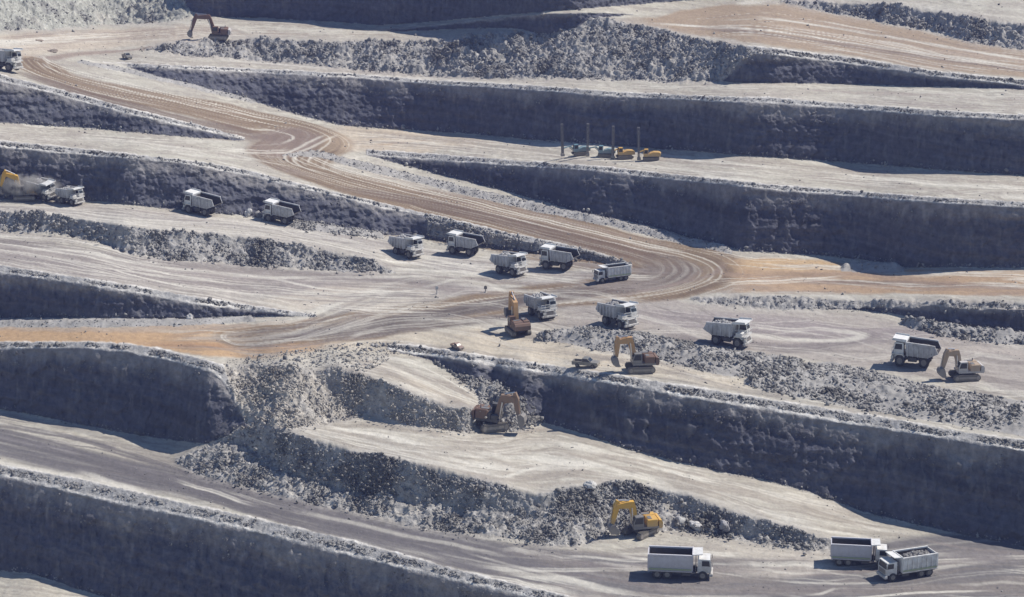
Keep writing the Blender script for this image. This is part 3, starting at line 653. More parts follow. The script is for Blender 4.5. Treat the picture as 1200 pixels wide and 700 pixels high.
# ================================================================== machines
class MB:
    def __init__(s): s.v, s.f = [], []
    def add(s, vs, fs, mat=None):
        o = len(s.v)
        s.v += [tuple(mat @ Vector(p)) if mat else tuple(p) for p in vs]; s.f += [tuple(i + o for i in q) for q in fs]; return s
    def box(s, x0, x1, y0, y1, z0, z1, mat=None, c=0.0):
        """box, with its upright and top edges cut back by c"""
        if c:
            pl = [(x0 + c, y0), (x1 - c, y0), (x1, y0 + c), (x1, y1 - c), (x1 - c, y1), (x0 + c, y1), (x0, y1 - c), (x0, y0 + c)]
            t = [(min(max(x, x0 + c), x1 - c), min(max(y, y0 + c), y1 - c)) for x, y in pl]
            v = [(x, y, z0) for x, y in pl] + [(x, y, z1 - c) for x, y in pl] + [(x, y, z1) for x, y in t]
            f = [tuple(range(7, -1, -1)), tuple(range(16, 24))]
            for k in (0, 8): f += [(k + i, k + (i + 1) % 8, k + 8 + (i + 1) % 8, k + 8 + i) for i in range(8)]
            return s.add(v, f, mat)
        v = [(x, y, z) for x in (x0, x1) for y in (y0, y1) for z in (z0, z1)]
        return s.add(v, [(0,1,3,2),(4,6,7,5),(0,4,5,1),(2,3,7,6),(0,2,6,4),(1,5,7,3)], mat)
    def prism(s, prof, y0, y1, mat=None):
        """profile in x-z pushed from y0 to y1"""
        n = len(prof)
        v = [(x, y0, z) for x, z in prof] + [(x, y1, z) for x, z in prof]
        return s.add(v, [tuple(range(n)), tuple(range(2 * n - 1, n - 1, -1))] + [(i, i + n, (i + 1) % n + n, (i + 1) % n) for i in range(n)], mat)
    def cyl(s, a, b, r, n=12, r2=None):
        a, b = Vector(a), Vector(b); d = (b - a); l = d.length; r2 = r if r2 is None else r2
        m = Matrix.Translation(a) @ d.to_track_quat('Z', 'Y').to_matrix().to_4x4()
        v = [(r * math.cos(2*math.pi*i/n), r * math.sin(2*math.pi*i/n), 0) for i in range(n)] + [(r2 * math.cos(2*math.pi*i/n), r2 * math.sin(2*math.pi*i/n), l) for i in range(n)]
        return s.add(v, [tuple(range(n - 1, -1, -1)), tuple(range(n, 2 * n))] + [(i, (i + 1) % n, (i + 1) % n + n, i + n) for i in range(n)], m)
    def build(s, name, mat, parent=None):
        import bmesh
        me = bpy.data.meshes.new(name); me.from_pydata(s.v, [], s.f); 
        bm = bmesh.new(); bm.from_mesh(me); bmesh.ops.recalc_face_normals(bm, faces=bm.faces[:]); bm.to_mesh(me); bm.free()
        me.materials.append(mat); o = bpy.data.objects.new(name, me); COL.objects.link(o)
        if parent: o.parent = parent
        return o
def paint(name, c, rough=.6, dirt=.35, dc=(.34,.30,.25), metal=0.0, sc=1.4, low=.55):
    m, t, b = new_mat(name)
    tc = t.nodes.new('ShaderNodeTexCoord'); n = t.nodes.new('ShaderNodeTexNoise'); n.inputs['Scale'].default_value = sc; n.inputs['Detail'].default_value = 5; n.inputs['Roughness'].default_value = .7
    t.links.new(tc.outputs['Object'], n.inputs['Vector'])
    sp = t.nodes.new('ShaderNodeSeparateXYZ'); t.links.new(tc.outputs['Object'], sp.inputs[0])
    lo = t.nodes.new('ShaderNodeMapRange'); lo.inputs['From Min'].default_value = 3.2; lo.inputs['From Max'].default_value = .6; lo.inputs['To Min'].default_value = 0; lo.inputs['To Max'].default_value = low
    t.links.new(sp.outputs['Z'], lo.inputs['Value'])
    mr = t.nodes.new('ShaderNodeMapRange'); mr.inputs['From Min'].default_value = .4; mr.inputs['From Max'].default_value = .7; mr.inputs['To Max'].default_value = dirt
    t.links.new(n.outputs['Fac'], mr.inputs['Value'])
    ad = t.nodes.new('ShaderNodeMath'); ad.operation = 'ADD'; ad.use_clamp = True; t.links.new(mr.outputs[0], ad.inputs[0]); t.links.new(lo.outputs[0], ad.inputs[1])
    mx = t.nodes.new('ShaderNodeMix'); mx.data_type = 'RGBA'; t.links.new(ad.outputs[0], mx.inputs[0])
    mx.inputs[6].default_value = (*c, 1); mx.inputs[7].default_value = (*dc, 1); t.links.new(mx.outputs[2], b.inputs['Base Color'])
    b.inputs['Roughness'].default_value = rough; b.inputs['Metallic'].default_value = metal
    return m
M_WHITE = paint('dusty_white_paint', (.68,.68,.66), .6, .55, (.30,.27,.235), sc=1.0); M_BODY = paint('worn_white_steel', (.50,.50,.505), .65, .7, (.23,.215,.195), sc=.8)
M_BED_SHADE = paint('shade_dark_bed_steel', (.06,.055,.05), .8, .4, (.12,.11,.10)); M_FRAME = paint('dark_chassis_steel', (.05,.05,.052), .7, .3, (.16,.145,.13), low=.12)  # bed steel is near black: the shade inside the beds is painted in
M_TYRE = paint('dusty_rubber', (.03,.03,.031), .9, .3, (.13,.12,.105), low=.12); M_RIM = paint('dusty_rim_steel', (.15,.14,.13), .7, .4, low=.15)
M_YEL = paint('yellow_paint', (.60,.34,.045), .5, .25); M_BROWN = paint('rusty_brown_paint', (.15,.08,.05), .65, .35, (.14,.115,.095)); M_ORA = paint('faded_orange_paint', (.44,.25,.10), .6, .35)
M_TAN = paint('dusty_tan_paint', (.36,.26,.17), .65, .4); M_TEAL = paint('teal_paint', (.10,.24,.30), .5, .3); M_TRACK = paint('track_steel', (.05,.048,.048), .75, .35, (.2,.18,.15))
M_GREYP = paint('pale_grey_paint', (.46,.44,.43), .6, .35); M_GREEN = paint('faded_green_paint', (.22,.32,.16), .6, .35); M_CHROME = paint('cylinder_rod_steel', (.5,.5,.5), .3, .1, metal=.8)
M_RED = paint('red_brown_paint', (.22,.09,.06), .6, .35); M_DKCAR = paint('dark_grey_green_paint', (.07,.085,.085), .4, .25); M_DKW = paint('dark_engine_grey', (.12,.12,.125), .7, .3)
M_BOX_SHADE = paint('shaded_white_box_steel', (.52,.51,.54), .6, .3, (.3,.28,.27))  # white box with the lilac tone of its shaded side put into the colour
m_, t_, b_ = new_mat('tinted_glass'); M_GLASS = m_
nn = t_.nodes.new('ShaderNodeTexNoise'); nn.inputs['Scale'].default_value = 3; rp = t_.nodes.new('ShaderNodeMapRange'); rp.inputs['To Min'].default_value = .05; rp.inputs['To Max'].default_value = .3
t_.links.new(nn.outputs['Fac'], rp.inputs['Value']); t_.links.new(rp.outputs[0], b_.inputs['Roughness']); b_.inputs['Base Color'].default_value = (.025,.03,.035,1)
M_LAMP = paint('lamp_glass', (.75,.75,.7), .2, .1)

def root(name, label, cat, group=None):
    o = bpy.data.objects.new(name, None); COL.objects.link(o); o.empty_display_size = .5
    o['label'] = label; o['category'] = cat
    if group: o['group'] = group
    return o
def tag(o, label, cat, group=None):
    o['label'] = label; o['category'] = cat
    if group: o['group'] = group
    return o
def copy_tree(o, parent=None):
    c = o.copy(); COL.objects.link(c)
    if parent: c.parent = parent
    for ch in list(o.children): copy_tree(ch, c)
    return c
def ground_tilt(u, v, k=14):
    p = at(u, v); a = at(u + k, v) - at(u - k, v); b = at(u, v - k * .5) - at(u, v + k * .5)
    n = a.cross(b).normalized()
    n = Vector((n.x * .35, n.y * .35, 1)).normalized()
    return p, n
def stand(o, u, v, head, scale=1.0, lift=.06, tall=1.0):
    p, n = ground_tilt(u, v)
    f = Vector((math.cos(R(head)), math.sin(R(head)), 0)); y = n.cross(f).normalized(); f = y.cross(n)
    m = Matrix((f, y, n)).transposed().to_4x4()
    o.matrix_world = Matrix.Translation(p + n * lift) @ m @ Matrix.Diagonal((scale, scale, scale * tall, 1))
    return o

def wheel(parent, x, y, r, wd, side):
    """one wheel: tyre with chamfered shoulders, dished rim"""
    b = MB(); y0, y1 = y - wd / 2, y + wd / 2
    b.cyl((x, y0, r), (x, y0 + .12, r), r * .9, 18, r).cyl((x, y0 + .12, r), (x, y1 - .12, r), r, 18).cyl((x, y1 - .12, r), (x, y1, r), r, 18, r * .9)
    for i in range(18):
        a = 2 * math.pi * i / 18
        b.box(-.05, .05, y0 + .06, y1 - .06, r - .02, r + .035, Matrix.Translation((x, 0, r)) @ Matrix.Rotation(a, 4, 'Y'))
    w_ = b.build('wheel', M_TYRE, parent)
    q = MB(); yo = y1 if side > 0 else y0
    q.cyl((x, yo, r), (x, yo + side * .03, r), r * .56, 16).cyl((x, yo + side * .03, r), (x, yo + side * .12, r), r * .24, 12)
    q.build('rim', M_RIM, w_)

# ------------------------------------------------------------------ rigid haul truck, nose to +x
def make_haul_truck():
    t = root('haul_truck', '', 'dump truck')
    for s in (-1, 1):
        wheel(t, 2.35, s * 1.45, .84, .6, s); wheel(t, -1.75, s * 1.22, .84, 1.05, s)
    c = MB()
    for s in (-1, 1): c.box(-2.9, 3.2, s * .62 - .16, s * .62 + .16, .95, 1.45)
    c.box(-2.0, -1.5, -1.3, 1.3, .62, 1.06).box(2.1, 2.6, -1.3, 1.3, .62, 1.05).box(-.5, 1.0, -1.55, -.8, .8, 1.5, c=.1).box(-.5, 1.0, .8, 1.55, .8, 1.5, c=.1)
    c.box(-2.6, 2.7, -1.2, 1.2, .98, 1.4)
    c.build('chassis', M_FRAME, t)
    # dump body: sloping floor, ribbed sides, front wall
    W = 1.85; fl = [(1.15, 1.75), (-2.4, 1.62), (-4.15, 2.35)]; tp = [(1.35, 3.75), (-3.6, 3.45)]
    b = MB()
    side = [(1.15, 1.75), (1.35, 3.75), (-3.55, 3.45), (-4.15, 2.35), (-2.4, 1.62)]
    for s in (-1, 1):
        b.prism(side, s * W - .07, s * W + .07)
        for k in range(6):
            x = 1.0 - k * .86; z1 = 3.6 - .06 * (1.35 - x); z0 = 1.68 if x > -2.4 else 1.62 + (-2.4 - x) * .42
            b.box(x - .09, x + .09, s * (W + .07), s * (W + .28), z0 + .02, z1 - .1) if s > 0 else b.box(x - .09, x + .09, s * (W + .28), s * (W + .07), z0 + .02, z1 - .1)
        y0, y1 = sorted((s * (W - .1), s * (W + .18)))
        b.prism([(1.37, 3.68), (1.37, 3.86), (-3.6, 3.56), (-3.6, 3.4)], y0, y1)
    b.prism([(1.15, 1.75), (1.35, 3.75), (1.5, 3.75), (1.3, 1.75)], -W + .072, W - .072)
    b.build('dump_body', M_BODY, t)
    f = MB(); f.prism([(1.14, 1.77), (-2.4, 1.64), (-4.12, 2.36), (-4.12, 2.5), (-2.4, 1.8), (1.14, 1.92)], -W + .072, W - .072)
    for s in (-1, 1): f.prism([(1.12, 1.93), (1.3, 3.6), (-3.5, 3.36), (-4.02, 2.5), (-2.4, 1.81)], *sorted((s * (W - .073), s * (W - .11))))  # added dark plates on the inner walls, painted as the shaded interior
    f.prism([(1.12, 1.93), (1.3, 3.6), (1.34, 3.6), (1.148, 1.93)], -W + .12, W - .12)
    f.build('bed_floor', M_BED_SHADE, t)
    cp = MB(); cp.prism([(1.32, 3.76), (1.32, 3.9), (3.75, 4.1), (3.78, 3.98), (1.52, 3.755)], -W + .02, W - .02)
    for s in (-1, 1): cp.prism([(1.3, 3.9), (1.3, 4.16), (3.6, 4.3), (3.75, 4.1)], s * (W - .1) - .04, s * (W - .1) + .04)
    cp.build('canopy', M_WHITE, t)
    d = MB(); d.box(1.7, 3.75, -1.9, 1.9, 1.86, 2.0).box(2.0, 3.2, -1.88, -.5, 2.0, 2.5, c=.1)
    for s in (-1, 1): d.prism([(1.5, 1.55), (1.9, 1.86), (2.9, 1.86), (3.35, 1.5), (3.2, 1.45), (2.85, 1.74), (1.95, 1.74), (1.6, 1.45)], s * 1.48 - .34, s * 1.48 + .34)
    d.build('deck', M_WHITE, t)
    g = MB(); g.box(2.9, 3.8, -1.05, 1.05, .95, 1.86, c=.08); hood = g.build('hood', M_WHITE, t)
    q = MB(); q.box(3.803, 3.84, -.85, .85, 1.05, 1.74)
    for k in range(6): q.box(3.84, 3.87, -.83, .83, 1.1 + k * .11, 1.14 + k * .11)
    q.build('grille', M_DKW, hood)
    bp = MB(); bp.box(3.5, 3.98, -1.75, 1.75, .62, .95, c=.06); bp.build('bumper', M_WHITE, t)
    for s in (-1, 1):
        l = MB(); l.cyl((3.86, s * 1.25, 1.25), (3.93, s * 1.25, 1.25), .14, 10).box(3.5, 3.86, s * 1.25 - .2, s * 1.25 + .2, 1.0, 1.5); l.build('headlight', M_LAMP, t)
    cb = MB(); cb.prism([(1.75, 2.003), (3.42, 2.003), (3.42, 2.75), (3.2, 3.62), (1.85, 3.62), (1.75, 3.4)], .2, 1.72); cab = cb.build('cab', M_WHITE, t)
    wv = MB(); wv.add([(3.425, .3, 2.78), (3.425, 1.62, 2.78), (3.225, 1.62, 3.5), (3.225, .3, 3.5)], [(0,1,2,3)]); wv.build('windscreen', M_GLASS, cab)
    for y in (.193, 1.727):
        wv = MB(); wv.add([(2.0, y, 2.6), (3.3, y, 2.6), (3.12, y, 3.45), (2.0, y, 3.45)], [(0,1,2,3)]); wv.build('side_window', M_GLASS, cab)
    h = MB()
    for z in (2.45, 2.9):
        h.cyl((3.7, -1.85, z), (3.7, .1, z), .03, 6).cyl((3.7, -1.85, z), (1.8, -1.85, z), .03, 6).cyl((3.7, .1, z - .25), (3.7, 1.85, z - .25), .03, 6)
    for x, y in ((3.7, -1.85), (3.7, -.9), (3.7, .05), (2.7, -1.85), (3.7, 1.85)): h.cyl((x, y, 2.0), (x, y, 2.9), .03, 6)
    h.build('handrail', M_WHITE, t)
    ld = MB()
    for y in (-1.25, -.85): ld.cyl((4.02, y, .7), (3.72, y, 2.0), .035, 6)
    for k in range(5): ld.cyl((3.97 - .065 * k, -1.25, .9 + .27 * k), (3.97 - .065 * k, -.85, .9 + .27 * k), .03, 6)
    ld.build('ladder', M_WHITE, t)
    return t
GH = 'white rigid haul trucks of the pit'
HT = make_haul_truck(); first = True
TRUCKS = [  # survey mark under the truck, heading, size, label
 (83, 239, -38, .82, 'white haul truck nosing right, just clear of the dust cloud at the left'),
 (50, 230, -35, .84, 'white haul truck half hidden in dust beside the yellow excavator at the left edge'),
 (236, 251, 158, 1.0, 'white haul truck heading left, standing alone under the dark left face'),
 (329, 261, 160, .98, 'white haul truck heading left, just left of a small rock pile under the haul road'),
 (476, 300, -42, .98, 'white haul truck coming right, farthest left of the close group on the convoy bench'),
 (545, 298, 155, .98, 'white haul truck heading left, tail towards the rock spill under the haul road bank'),
 (597, 321, -42, .98, 'dirty white haul truck coming right, between two trucks that show their tails'),
 (655, 315, 157, 1.0, 'white haul truck heading left, directly behind the white tipper at the road bend'),
 (634, 371, -62, .96, 'white haul truck facing the viewer, right beside the upright orange excavator'),
 (724, 382, -50, 1.02, 'white haul truck coming right, passing the left end of the long rock heap'),
 (853, 404, -27, 1.04, 'white haul truck driving right, alone on the dark track above the rock heap'),
 (1072, 428, 160, 1.06, 'white haul truck with pale canopy, tail turned to the tan excavator that loads it'),
 (4, 82, -20, 1.1, 'white haul truck cut by the left edge of the picture on the upper bend')]
for u, v, hd, sc, lb in TRUCKS:
    t = HT if first else copy_tree(HT); first = False
    t['label'] = lb; t['group'] = GH; stand(t, u, v, hd, sc, tall=1.16)

# ------------------------------------------------------------------ big box tipper truck, nose to +x
def make_tipper(boxmat):
    t = root('tipper_truck', '', 'dump truck')
    for s in (-1, 1):
        wheel(t, 3.35, s * 1.2, .68, .5, s); wheel(t, -1.9, s * 1.12, .68, .85, s); wheel(t, -3.4, s * 1.12, .68, .85, s)
    c = MB()
    for s in (-1, 1): c.box(-4.4, 4.1, s * .5 - .13, s * .5 + .13, .95, 1.3)
    c.box(-4.5, 2.4, -1.45, 1.45, 1.0, 1.24)
    c.box(.2, 1.6, -1.3, -.65, .55, .98, c=.08).box(.2, 1.6, .65, 1.3, .55, .98, c=.08).box(-3.6, -1.7, -.95, .95, .6, .95)
    c.build('chassis', M_FRAME, t)
    W = 1.62; b = MB()
    for s in (-1, 1):
        y0, y1 = sorted((s * W, s * (W - .1)))
        b.prism([(1.75, 1.4), (1.75, 3.75), (-4.7, 3.75), (-4.7, 1.4)], y0, y1)
        for k in range(8):
            x = 1.6 - k * .88; ya, yb = sorted((s * (W + .003), s * (W + .12))); b.box(x - .1, x + .1, ya, yb, 1.44, 3.6)
        ya, yb = sorted((s * (W - .12), s * (W + .14))); b.box(-4.75, 1.8, ya, yb, 3.753, 3.95); b.box(-4.75, 1.8, ya, yb, 1.25, 1.397)
    b.box(1.76, 1.9, -W, W, 1.4, 4.1).box(-4.85, -4.705, -W, W, 1.5, 3.75)
    bd = b.build('box_body', boxmat, t)
    st = MB()
    for s in (-1, 1):
        ya, yb = sorted((s * (W + .122), s * (W + .128))); st.box(-4.6, 1.7, ya, yb, 1.5, 1.78)
    st.build('side_stripe', M_GREEN, bd)
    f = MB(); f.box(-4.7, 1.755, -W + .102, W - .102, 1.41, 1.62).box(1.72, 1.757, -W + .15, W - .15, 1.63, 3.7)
    for s in (-1, 1): f.box(-4.6, 1.7, *sorted((s * (W - .103), s * (W - .14))), 1.63, 3.7)  # dark plates added inside the box, with its shade in their colour
    f.build('bed_floor', M_BED_SHADE, t)
    cp = MB(); cp.prism([(1.905, 3.86), (1.905, 4.0), (3.3, 4.12), (3.3, 4.0)], -1.45, 1.45); cp.build('canopy', M_WHITE, t)
    cb = MB(); cb.prism([(2.55, 1.05), (4.55, 1.05), (4.6, 2.15), (4.42, 3.2), (2.6, 3.25)], -1.3, 1.3); cab = cb.build('cab', M_WHITE, t)
    wv = MB(); wv.add([(4.602, -1.15, 2.17), (4.602, 1.15, 2.17), (4.442, 1.15, 3.08), (4.442, -1.15, 3.08)], [(0,1,2,3)]); wv.build('windscreen', M_GLASS, cab)
    for y in (-1.305, 1.305):
        wv = MB(); wv.add([(3.2, y, 2.15), (4.4, y, 2.15), (4.28, y, 3.0), (3.2, y, 3.0)], [(0,1,2,3)]); wv.build('side_window', M_GLASS, cab)
    gr = MB(); gr.box(4.605, 4.64, -.9, .9, 1.25, 1.95); gr.build('grille', M_DKW, cab)
    bp = MB(); bp.box(4.3, 4.85, -1.4, 1.4, .55, 1.0, c=.06); bp.build('bumper', M_WHITE, t)
    for s in (-1, 1):
        l = MB(); l.box(4.853, 4.89, s * 1.1 - .16, s * 1.1 + .16, .68, .9); l.build('headlight', M_LAMP, t)
        m = MB(); m.cyl((4.45, s * 1.3, 2.9), (4.75, s * 1.6, 2.85), .03, 6).box(4.68, 4.76, s * 1.6 - .12, s * 1.6 + .12, 2.35, 2.9); m.build('mirror', M_DKW, t)
    rk = MB()
    for y in (-1.2, -.4, .4, 1.2): rk.cyl((2.3, y, 1.3), (2.3, y, 3.8), .05, 6)
    rk.box(2.26, 2.34, -1.25, 1.25, 2.2, 2.3).box(2.26, 2.34, -1.25, 1.25, 3.1, 3.2); rk.build('guard_rack', M_DKW, t)
    return t
TT = make_tipper(M_BOX_SHADE); GT = 'box tipper trucks of the pit'
TIPS = [(797, 675, -6, 1.03, 'box tipper seen side on, driving right along the lower grey road'),
        (1007, 661, -8, .93, 'box tipper with a dark empty box, partly behind the loaded tipper at lower right'),
        (1062, 675, 200, .94, 'loaded box tipper facing left, its sunlit ribbed side towards the viewer'),
        (717, 329, 203, .80, 'white box tipper facing left at the bend of the haul road')]
for i, (u, v, hd, sc, lb) in enumerate(TIPS):
    t = TT if i == 0 else copy_tree(TT)
    t['label'] = lb; t['group'] = GT; stand(t, u, v, hd, sc)
    if i in (2, 3):
        for ch in t.children:
            if ch.name.startswith('box_body'): ch.data = ch.data.copy(); ch.data.materials[0] = M_WHITE  # boxes seen on the sunlit side take white instead of the shaded tone
def load(u, v, hd, sc, x0, x1, w, z, label, h=.7, n=420, pale=0.0):
    o = root('tmp', '', ''); stand(o, u, v, hd, sc); m = o.matrix_world.copy(); bpy.data.objects.remove(o)
    q = RNG.random((n, 2)); x = x0 + (x1 - x0) * q[:, 0]; y = -w + 2 * w * q[:, 1]
    hz = z + h * (1 - ((q[:, 0] - .5) * 2) ** 2) * (1 - ((q[:, 1] - .5) * 2) ** 2)
    P = np.array([m @ Vector((a, b, c)) for a, b, c in zip(x, y, hz)])
    tone = np.array([.13,.125,.12]) + RNG.random((n, 1)) * .13 + pale
    o = bpy.data.objects.new('rock_load', rocks_mesh('rock_load', P, .45 * np.exp(.4 * RNG.normal(size=n)).clip(.3, 1.25), tone)); COL.objects.link(o)
    o['kind'] = 'stuff'; o['label'] = label
load(1062, 675, 200, .94, -4.3, 1.3, 1.2, 3.0, 'broken dark rock heaped in the box of the loaded tipper', .7)
for u, v, hd, sc, lb in TRUCKS:
    if hd < 0: load(u, v, hd, sc, -3.0, .8, 1.5, 3.1 * 1.1, 'grey broken rock heaped in the bed of the ' + lb[:lb.find(',')] if ',' in lb else 'grey broken rock in a haul truck bed', .75, 260, .13)
load(1072, 428, 160, 1.06, -3.4, 1.0, 1.7, 2.6, 'dark rock in the bed of the haul truck being loaded', .9)

# ------------------------------------------------------------------ excavators, boom to +x
def plate(b, pts, hs, w):
    """tapered box beam through points of the x-z plane, with depth hs at each"""
    P = [Vector((x, 0, z)) for x, z in pts]; up, dn = [], []
    for i, p in enumerate(P):
        d = (P[min(i + 1, len(P) - 1)] - P[max(i - 1, 0)]).normalized(); n = Vector((-d.z, 0, d.x)) * hs[i] / 2
        up.append((p.x + n.x, p.z + n.z)); dn.append((p.x - n.x, p.z - n.z))
    for i in range(len(P) - 1):
        v = [(*up[i],), (*up[i + 1],), (*dn[i + 1],), (*dn[i],)]
        b.prism(v, -w / 2, w / 2)
def make_excavator(name, label, M, boom, bucket_a=0.0, yaw=0.0, arm=None, house=None, backw=None):
    """boom = pivot, knee, tip, stick end; bucket_a turns the bucket; yaw turns the tracks under the house"""
    arm = arm or M; house = house or M; backw = backw or M
    t = root(name, label, 'excavator', 'excavators of the pit')
    ry = Matrix.Rotation(R(yaw), 4, 'Z')
    for s in (-1, 1):
        b = MB(); pr = []
        for k in range(9): a = math.pi / 2 + math.pi * k / 8; pr.append((-1.9 + .52 * math.cos(a), .53 + .52 * math.sin(a)))
        for k in range(9): a = -math.pi / 2 + math.pi * k / 8; pr.append((1.9 + .52 * math.cos(a), .53 + .52 * math.sin(a)))
        b.prism(pr, s * 1.45 - .36, s * 1.45 + .36, ry)
        for k in range(16): b.box(-2.0 + k * .27 - .06, -2.0 + k * .27 + .06, s * 1.45 - .38, s * 1.45 + .38, 1.05, 1.1, ry)
        tr = b.build('track', M_TRACK, t)
        q = MB()
        for sx in (-1, 1): q.cyl(ry @ Vector((sx * 1.9, s * 1.82, .53)), ry @ Vector((sx * 1.9, s * 1.87, .53)), .34, 12)
        q.box(-1.5, 1.5, *sorted((s * 1.812, s * 1.84)), .4, .75, ry); q.build('sprocket', M_DKW, tr)
    b = MB(); b.box(-1.2, 1.2, -1.1, 1.1, .5, 1.05, ry).cyl((0, 0, 1.05), (0, 0, 1.3), .85, 16); b.build('undercarriage', M_FRAME, t)
    ec = MB(); ec.box(-2.35, -.35, -1.52, -.35, 1.622, 2.85, c=.1).box(-2.35, -.6, -.347, 1.52, 1.622, 2.75, c=.1); ec.build('engine_cover', M, t)
    b = MB(); b.box(-2.5, 1.5, -1.5, 1.5, 1.3, 1.62).box(-.34, .2, -1.4, -.35, 1.622, 2.5, c=.08).box(.25, 1.3, -1.45, -.6, 1.622, 2.2, c=.06)
    hs = b.build('house', house, t)
    e = MB(); e.cyl((-1.6, -.9, 2.86), (-1.6, -.9, 3.25), .09, 8).box(-1.5, -.2, -1.2, -.5, 2.852, 2.92).box(-1.4, -.8, .1, 1.2, 2.752, 2.82); e.build('exhaust', M_DKW, hs)
    b = MB(); pr = [(-2.5, 1.3), (-2.5, 2.62), (-2.95, 2.5), (-3.15, 2.1), (-3.1, 1.4), (-2.9, 1.25)]; b.prism(pr, -1.48, 1.48); b.build('counterweight', backw, t)
    b = MB(); b.prism([(-.1, 1.625), (1.5, 1.625), (1.62, 2.3), (1.25, 3.2), (-.05, 3.25)], .42, 1.45); cab = b.build('cab', house, t)
    wv = MB(); wv.add([(1.56, .5, 1.95), (1.56, 1.37, 1.95), (1.625, 1.37, 2.32), (1.625, .5, 2.32)], [(0,1,2,3)]).add([(1.64, .5, 2.3), (1.64, 1.37, 2.3), (1.275, 1.37, 3.15), (1.275, .5, 3.15)], [(0,1,2,3)]); wv.build('windscreen', M_GLASS, cab)
    for y in (.413, 1.457):
        wv = MB(); wv.add([(.1, y, 2.15), (1.45, y, 2.15), (1.15, y, 3.05), (.1, y, 3.05)], [(0,1,2,3)]); wv.build('side_window', M_GLASS, cab)
    p0, p1, p2, p3 = [Vector((x, 0, z)) for x, z in boom]
    b = MB(); kn0, kn1 = p0.lerp(p1, .8), p1.lerp(p2, .25)
    plate(b, [(p0.x, p0.z), (kn0.x, kn0.z), (p1.x, p1.z), (kn1.x, kn1.z), (p2.x, p2.z)], [.65, 1.05, 1.2, 1.05, .6], .82)
    bo = b.build('boom', arm, t)
    q = MB()
    for s in (-1, 1): q.cyl((p0.x + .55, s * .55, p0.z - .35), (*(p0.lerp(p1, .92) + Vector((.1, 0, -.2))).xz, 0)[:1] + (s * .55,) + ((p0.lerp(p1, .92)).z - .2,), .13, 8)
    q.build('boom_cylinder', M_CHROME, t)
    d = (p3 - p2).normalized(); back = p2 - d * .9
    b = MB(); plate(b, [(back.x, back.z), (p2.x, p2.z), (p2.lerp(p3, .4).x, p2.lerp(p3, .4).z), (p3.x, p3.z)], [.42, .98, .78, .45], .66); b.build('stick', arm, t)
    q = MB(); k2 = p1.lerp(p2, .15); n2 = Vector((-(p2 - p1).normalized().z, 0, (p2 - p1).normalized().x)); a_ = k2 + n2 * .62
    q.cyl(a_, back, .12, 8); q.build('stick_cylinder', M_CHROME, t)
    nb = Vector((-d.z, 0, d.x)); nb = nb if nb.dot(p0 - p3) < 0 else -nb
    q = MB(); q.cyl(p2.lerp(p3, .12) + nb * .55, p3 + nb * .5 - d * .1, .1, 8); q.build('bucket_cylinder', M_CHROME, t)
    # bucket: open shell with side plates and teeth
    b = MB(); ang = math.atan2(d.x, -d.z) + R(bucket_a); m = Matrix.Translation(p3) @ Matrix.Rotation(-ang, 4, 'Y')
    out = [(.15, .15), (.62, -.15), (.78, -.7), (.5, -1.25), (-.1, -1.5), (-.75, -1.42)]
    inn = [(.02, .02), (.5, -.25), (.62, -.7), (.38, -1.12), (-.1, -1.36), (-.72, -1.3)]
    for i in range(5): b.prism([out[i], out[i + 1], inn[i + 1], inn[i]], -.78, .78, m)
    for s in (-1, 1): b.prism(out + [(-.55, -.8), (-.1, .02)], s * .83 - .05, s * .83 + .05, m)
    bk = b.build('bucket', M_DKW, t)
    q = MB()
    for k in range(5): y = -.66 + k * .33; q.prism([(-.7, -1.43), (-.7, -1.29), (-1.08, -1.34)], y - .07, y + .07, m)
    q.build('tooth', M_CHROME, bk)
    return t
ex = make_excavator('excavator', 'bright yellow excavator facing left before the rock bank, bucket on the ground', M_YEL, [(.9,2.0),(1.6,4.9),(4.0,4.8),(4.6,2.0)], -20, 35, house=M_DKW)  # dark house and cab paint stands in for shade and glass at the centre
stand(ex, 751, 626, 192, 1.04, tall=1.04)
ex = make_excavator('excavator', 'rust brown excavator digging at the end of the pale ramp, boom arched right', M_BROWN, [(.9,2.0),(1.8,4.2),(3.9,4.3),(4.5,2.2)], 30, 40, arm=paint('dusty_brown_paint', (.22,.14,.09), .7, .45, (.2,.17,.14)), house=M_FRAME)
stand(ex, 575, 503, -14, 1.1, tall=1.28)
ex = make_excavator('excavator', 'dark excavator with an orange boom reaching left, just right of the dark pickup', M_BROWN, [(.9,2.0),(1.9,5.3),(4.1,5.0),(4.2,2.5)], 10, 0, arm=M_ORA, house=M_DKW)
stand(ex, 750, 435, 187, 1.02, tall=1.08)
ex = make_excavator('excavator', 'excavator seen from behind with its orange boom raised upright, beside a white truck', M_BROWN, [(.9,2.0),(1.5,5.2),(3.6,6.2),(4.4,3.4)], 30, 0, arm=M_ORA)
stand(ex, 607, 391, 108, 1.05)
ex = make_excavator('excavator', 'dusty tan and white excavator loading a haul truck from the rock field at right', M_TAN, [(.9,2.0),(1.7,4.6),(3.5,4.4),(4.0,2.0)], 0, 0, house=M_GREYP, backw=M_GREYP)
stand(ex, 1130, 444, 186, 1.0, tall=1.06)
ex = make_excavator('excavator', 'brown excavator with a tall arched boom on the rubble edge at upper left', M_BROWN, [(.9,2.0),(2.4,5.4),(5.6,5.2),(6.6,1.8)], 10, 0, backw=M_GREYP)
stand(ex, 256, 47, 182, 1.12, .3)
ex = make_excavator('excavator', 'yellow excavator at the left edge loading in a cloud of dust', M_YEL, [(.9,2.0),(1.6,5.0),(4.0,5.9),(5.0,3.0)], 0, 0, house=M_DKW)
stand(ex, 29, 233, 190, 1.0)

